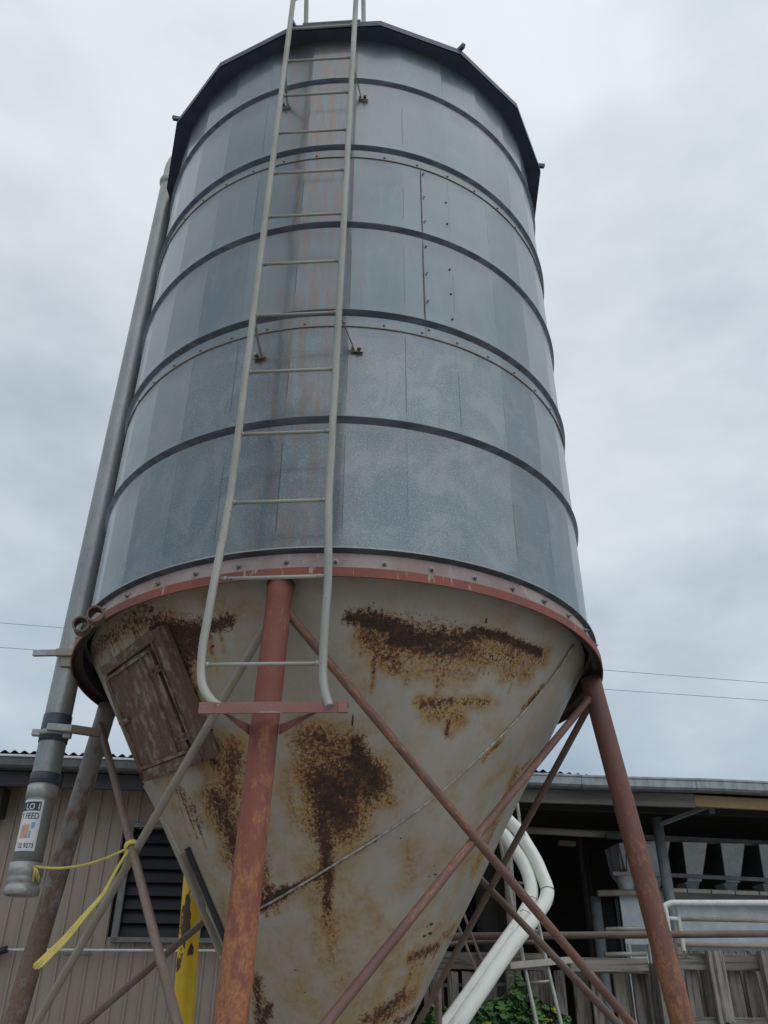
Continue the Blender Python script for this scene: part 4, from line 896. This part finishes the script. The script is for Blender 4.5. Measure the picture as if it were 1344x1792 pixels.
mm = MB(); mm.tube([at(902, 1400, 2.1), at(915, 1450, 2.1), at(938, 1520, 2.1), at(946, 1560, 2.05)], .0025, 5); tag(mm.build('thin_cable', WIRE), 'thin dark cable hanging along the white pipes', 'cable')

# ------------------------------------------------------------------ bush
t = MT('leaf_green', .55, 0, .4); rn = t.attr('tint'); n_ = t.noise(3, 3, .5, src='Object')
c = t.mix(rn, (.045, .115, .03), (.12, .24, .07)); c = t.mix(t.ramp(rn, .95, .98), c, (.42, .38, .04)); t.col(c)
t.b.inputs['Transmission Weight'].default_value = 0
LEAF = t.m
STEM = simple('stem_green', (.10, .13, .05), (.14, .15, .07), .7)
def bush(name, lab, blobs, nl, seed):
    rg = random.Random(seed); root_ = empty(name, lab, 'shrub', (blobs[0][0][0], blobs[0][0][1], 0))
    mb = MB(); tint = []; tot = sum(b[1]**3 for b in blobs)
    for (c, r) in blobs:
        for _ in range(int(nl*r**3/tot)):
            while 1:
                p = Vector((rg.uniform(-1, 1), rg.uniform(-1, 1), rg.uniform(-1, 1)))
                if p.length < 1: break
            p = p*(.55+.45*rg.random())/max(p.length, .35)*p.length if rg.random() < .3 else p.normalized()*(.75+.3*rg.random())
            q = Vector(c)+Vector((p.x*r, max(-.15, min(.15, p.y*r*.7)), p.z*r*.9)); 
            nd = (p.normalized()*.6+Vector((rg.uniform(-.6, .6), rg.uniform(-.6, .6), rg.uniform(.1, 1)))).normalized()
            M_ = nd.to_track_quat('Z', 'Y'); s = rg.uniform(.018, .036); b0 = len(mb.v); an0 = rg.random()*6.28; nn = 11
            mb.v.append(tuple(q)); tv = rg.random(); tint.append(tv)
            for j in range(nn):
                a = an0+.25+(2*math.pi-.5)*j/(nn-1); rr = s*(1 if j % 2 else .80)*(1+.12*math.sin(a*2.5))
                mb.v.append(tuple(q+M_ @ Vector((math.cos(a)*rr, math.sin(a)*rr, .28*rr*(1 if j % 2 else .4))))); tint.append(tv)
            for j in range(nn-1): mb.face([b0, b0+1+j, b0+2+j], [(0, 0)]*3, False)
    o = mb.build('leaves', LEAF, root_); o.data.attributes.new('tint', 'FLOAT', 'POINT').data.foreach_set('value', tint)
    st = MB()
    for (c, r) in blobs:
        for _ in range(5):
            e_ = Vector(c)+Vector((rg.uniform(-.6, .6)*r, rg.uniform(-.6, .6)*r, rg.uniform(0, .8)*r)); b_ = Vector((c[0]*.7+blobs[0][0][0]*.3+rg.uniform(-.1, .1), c[1]+rg.uniform(-.1, .1), 0))
            st.tube([b_, b_.lerp(e_, .5)+Vector((rg.uniform(-.05, .05), 0, .05)), e_], [.009, .006, .003], 6)
    st.build('stems', STEM, root_); return root_
def BP(x, y, Y, r): q = at(x, y, Y); return ((q.x, q.y, q.z), r)
bush('mallow_bush', 'leafy green mallow bush with a few yellow leaves growing under the white pipes', [BP(905, 1790, 1.80, .12), BP(870, 1775, 1.80, .09), BP(945, 1790, 1.80, .12), BP(900, 1750, 1.80, .07), BP(975, 1800, 1.80, .10), BP(903, 1712, 1.80, .035), BP(908, 1730, 1.80, .05), BP(840, 1800, 1.80, .12), BP(920, 1850, 1.80, .26), BP(860, 1880, 1.80, .25), BP(990, 1870, 1.80, .2), BP(930, 1765, 1.80, .08)], 5200, 3)
bush('small_mallow', 'small patch of green leaves at the foot of the hopper outlet', [BP(765, 1786, 1.85, .08), BP(748, 1800, 1.85, .08), BP(785, 1800, 1.85, .1)], 520, 5)
bush('weed_tuft', 'green weed tuft at the bottom right behind the timber fence', [BP(1290, 1822, 1.9, .10), BP(1320, 1830, 1.9, .10)], 400, 6)

# ------------------------------------------------------------------ power lines
for (a, b, lb) in (((0, 1090), (1344, 1195), 'upper of the two thin power lines crossing the sky behind the silo'), ((0, 1133), (1344, 1226), 'lower of the two thin power lines crossing the sky behind the silo')):
    A, B = at(*a, 30), at(*b, 30); A2 = A+(A-B)*.6; B2 = B+(B-A)*.6; mm = MB(); mm.tube(sagline(A2, B2, .0, 20), .012, 6); tag(mm.build('power_line', PWIRE), lb, 'power line', 'power lines')

print('objects', len(bpy.data.objects))
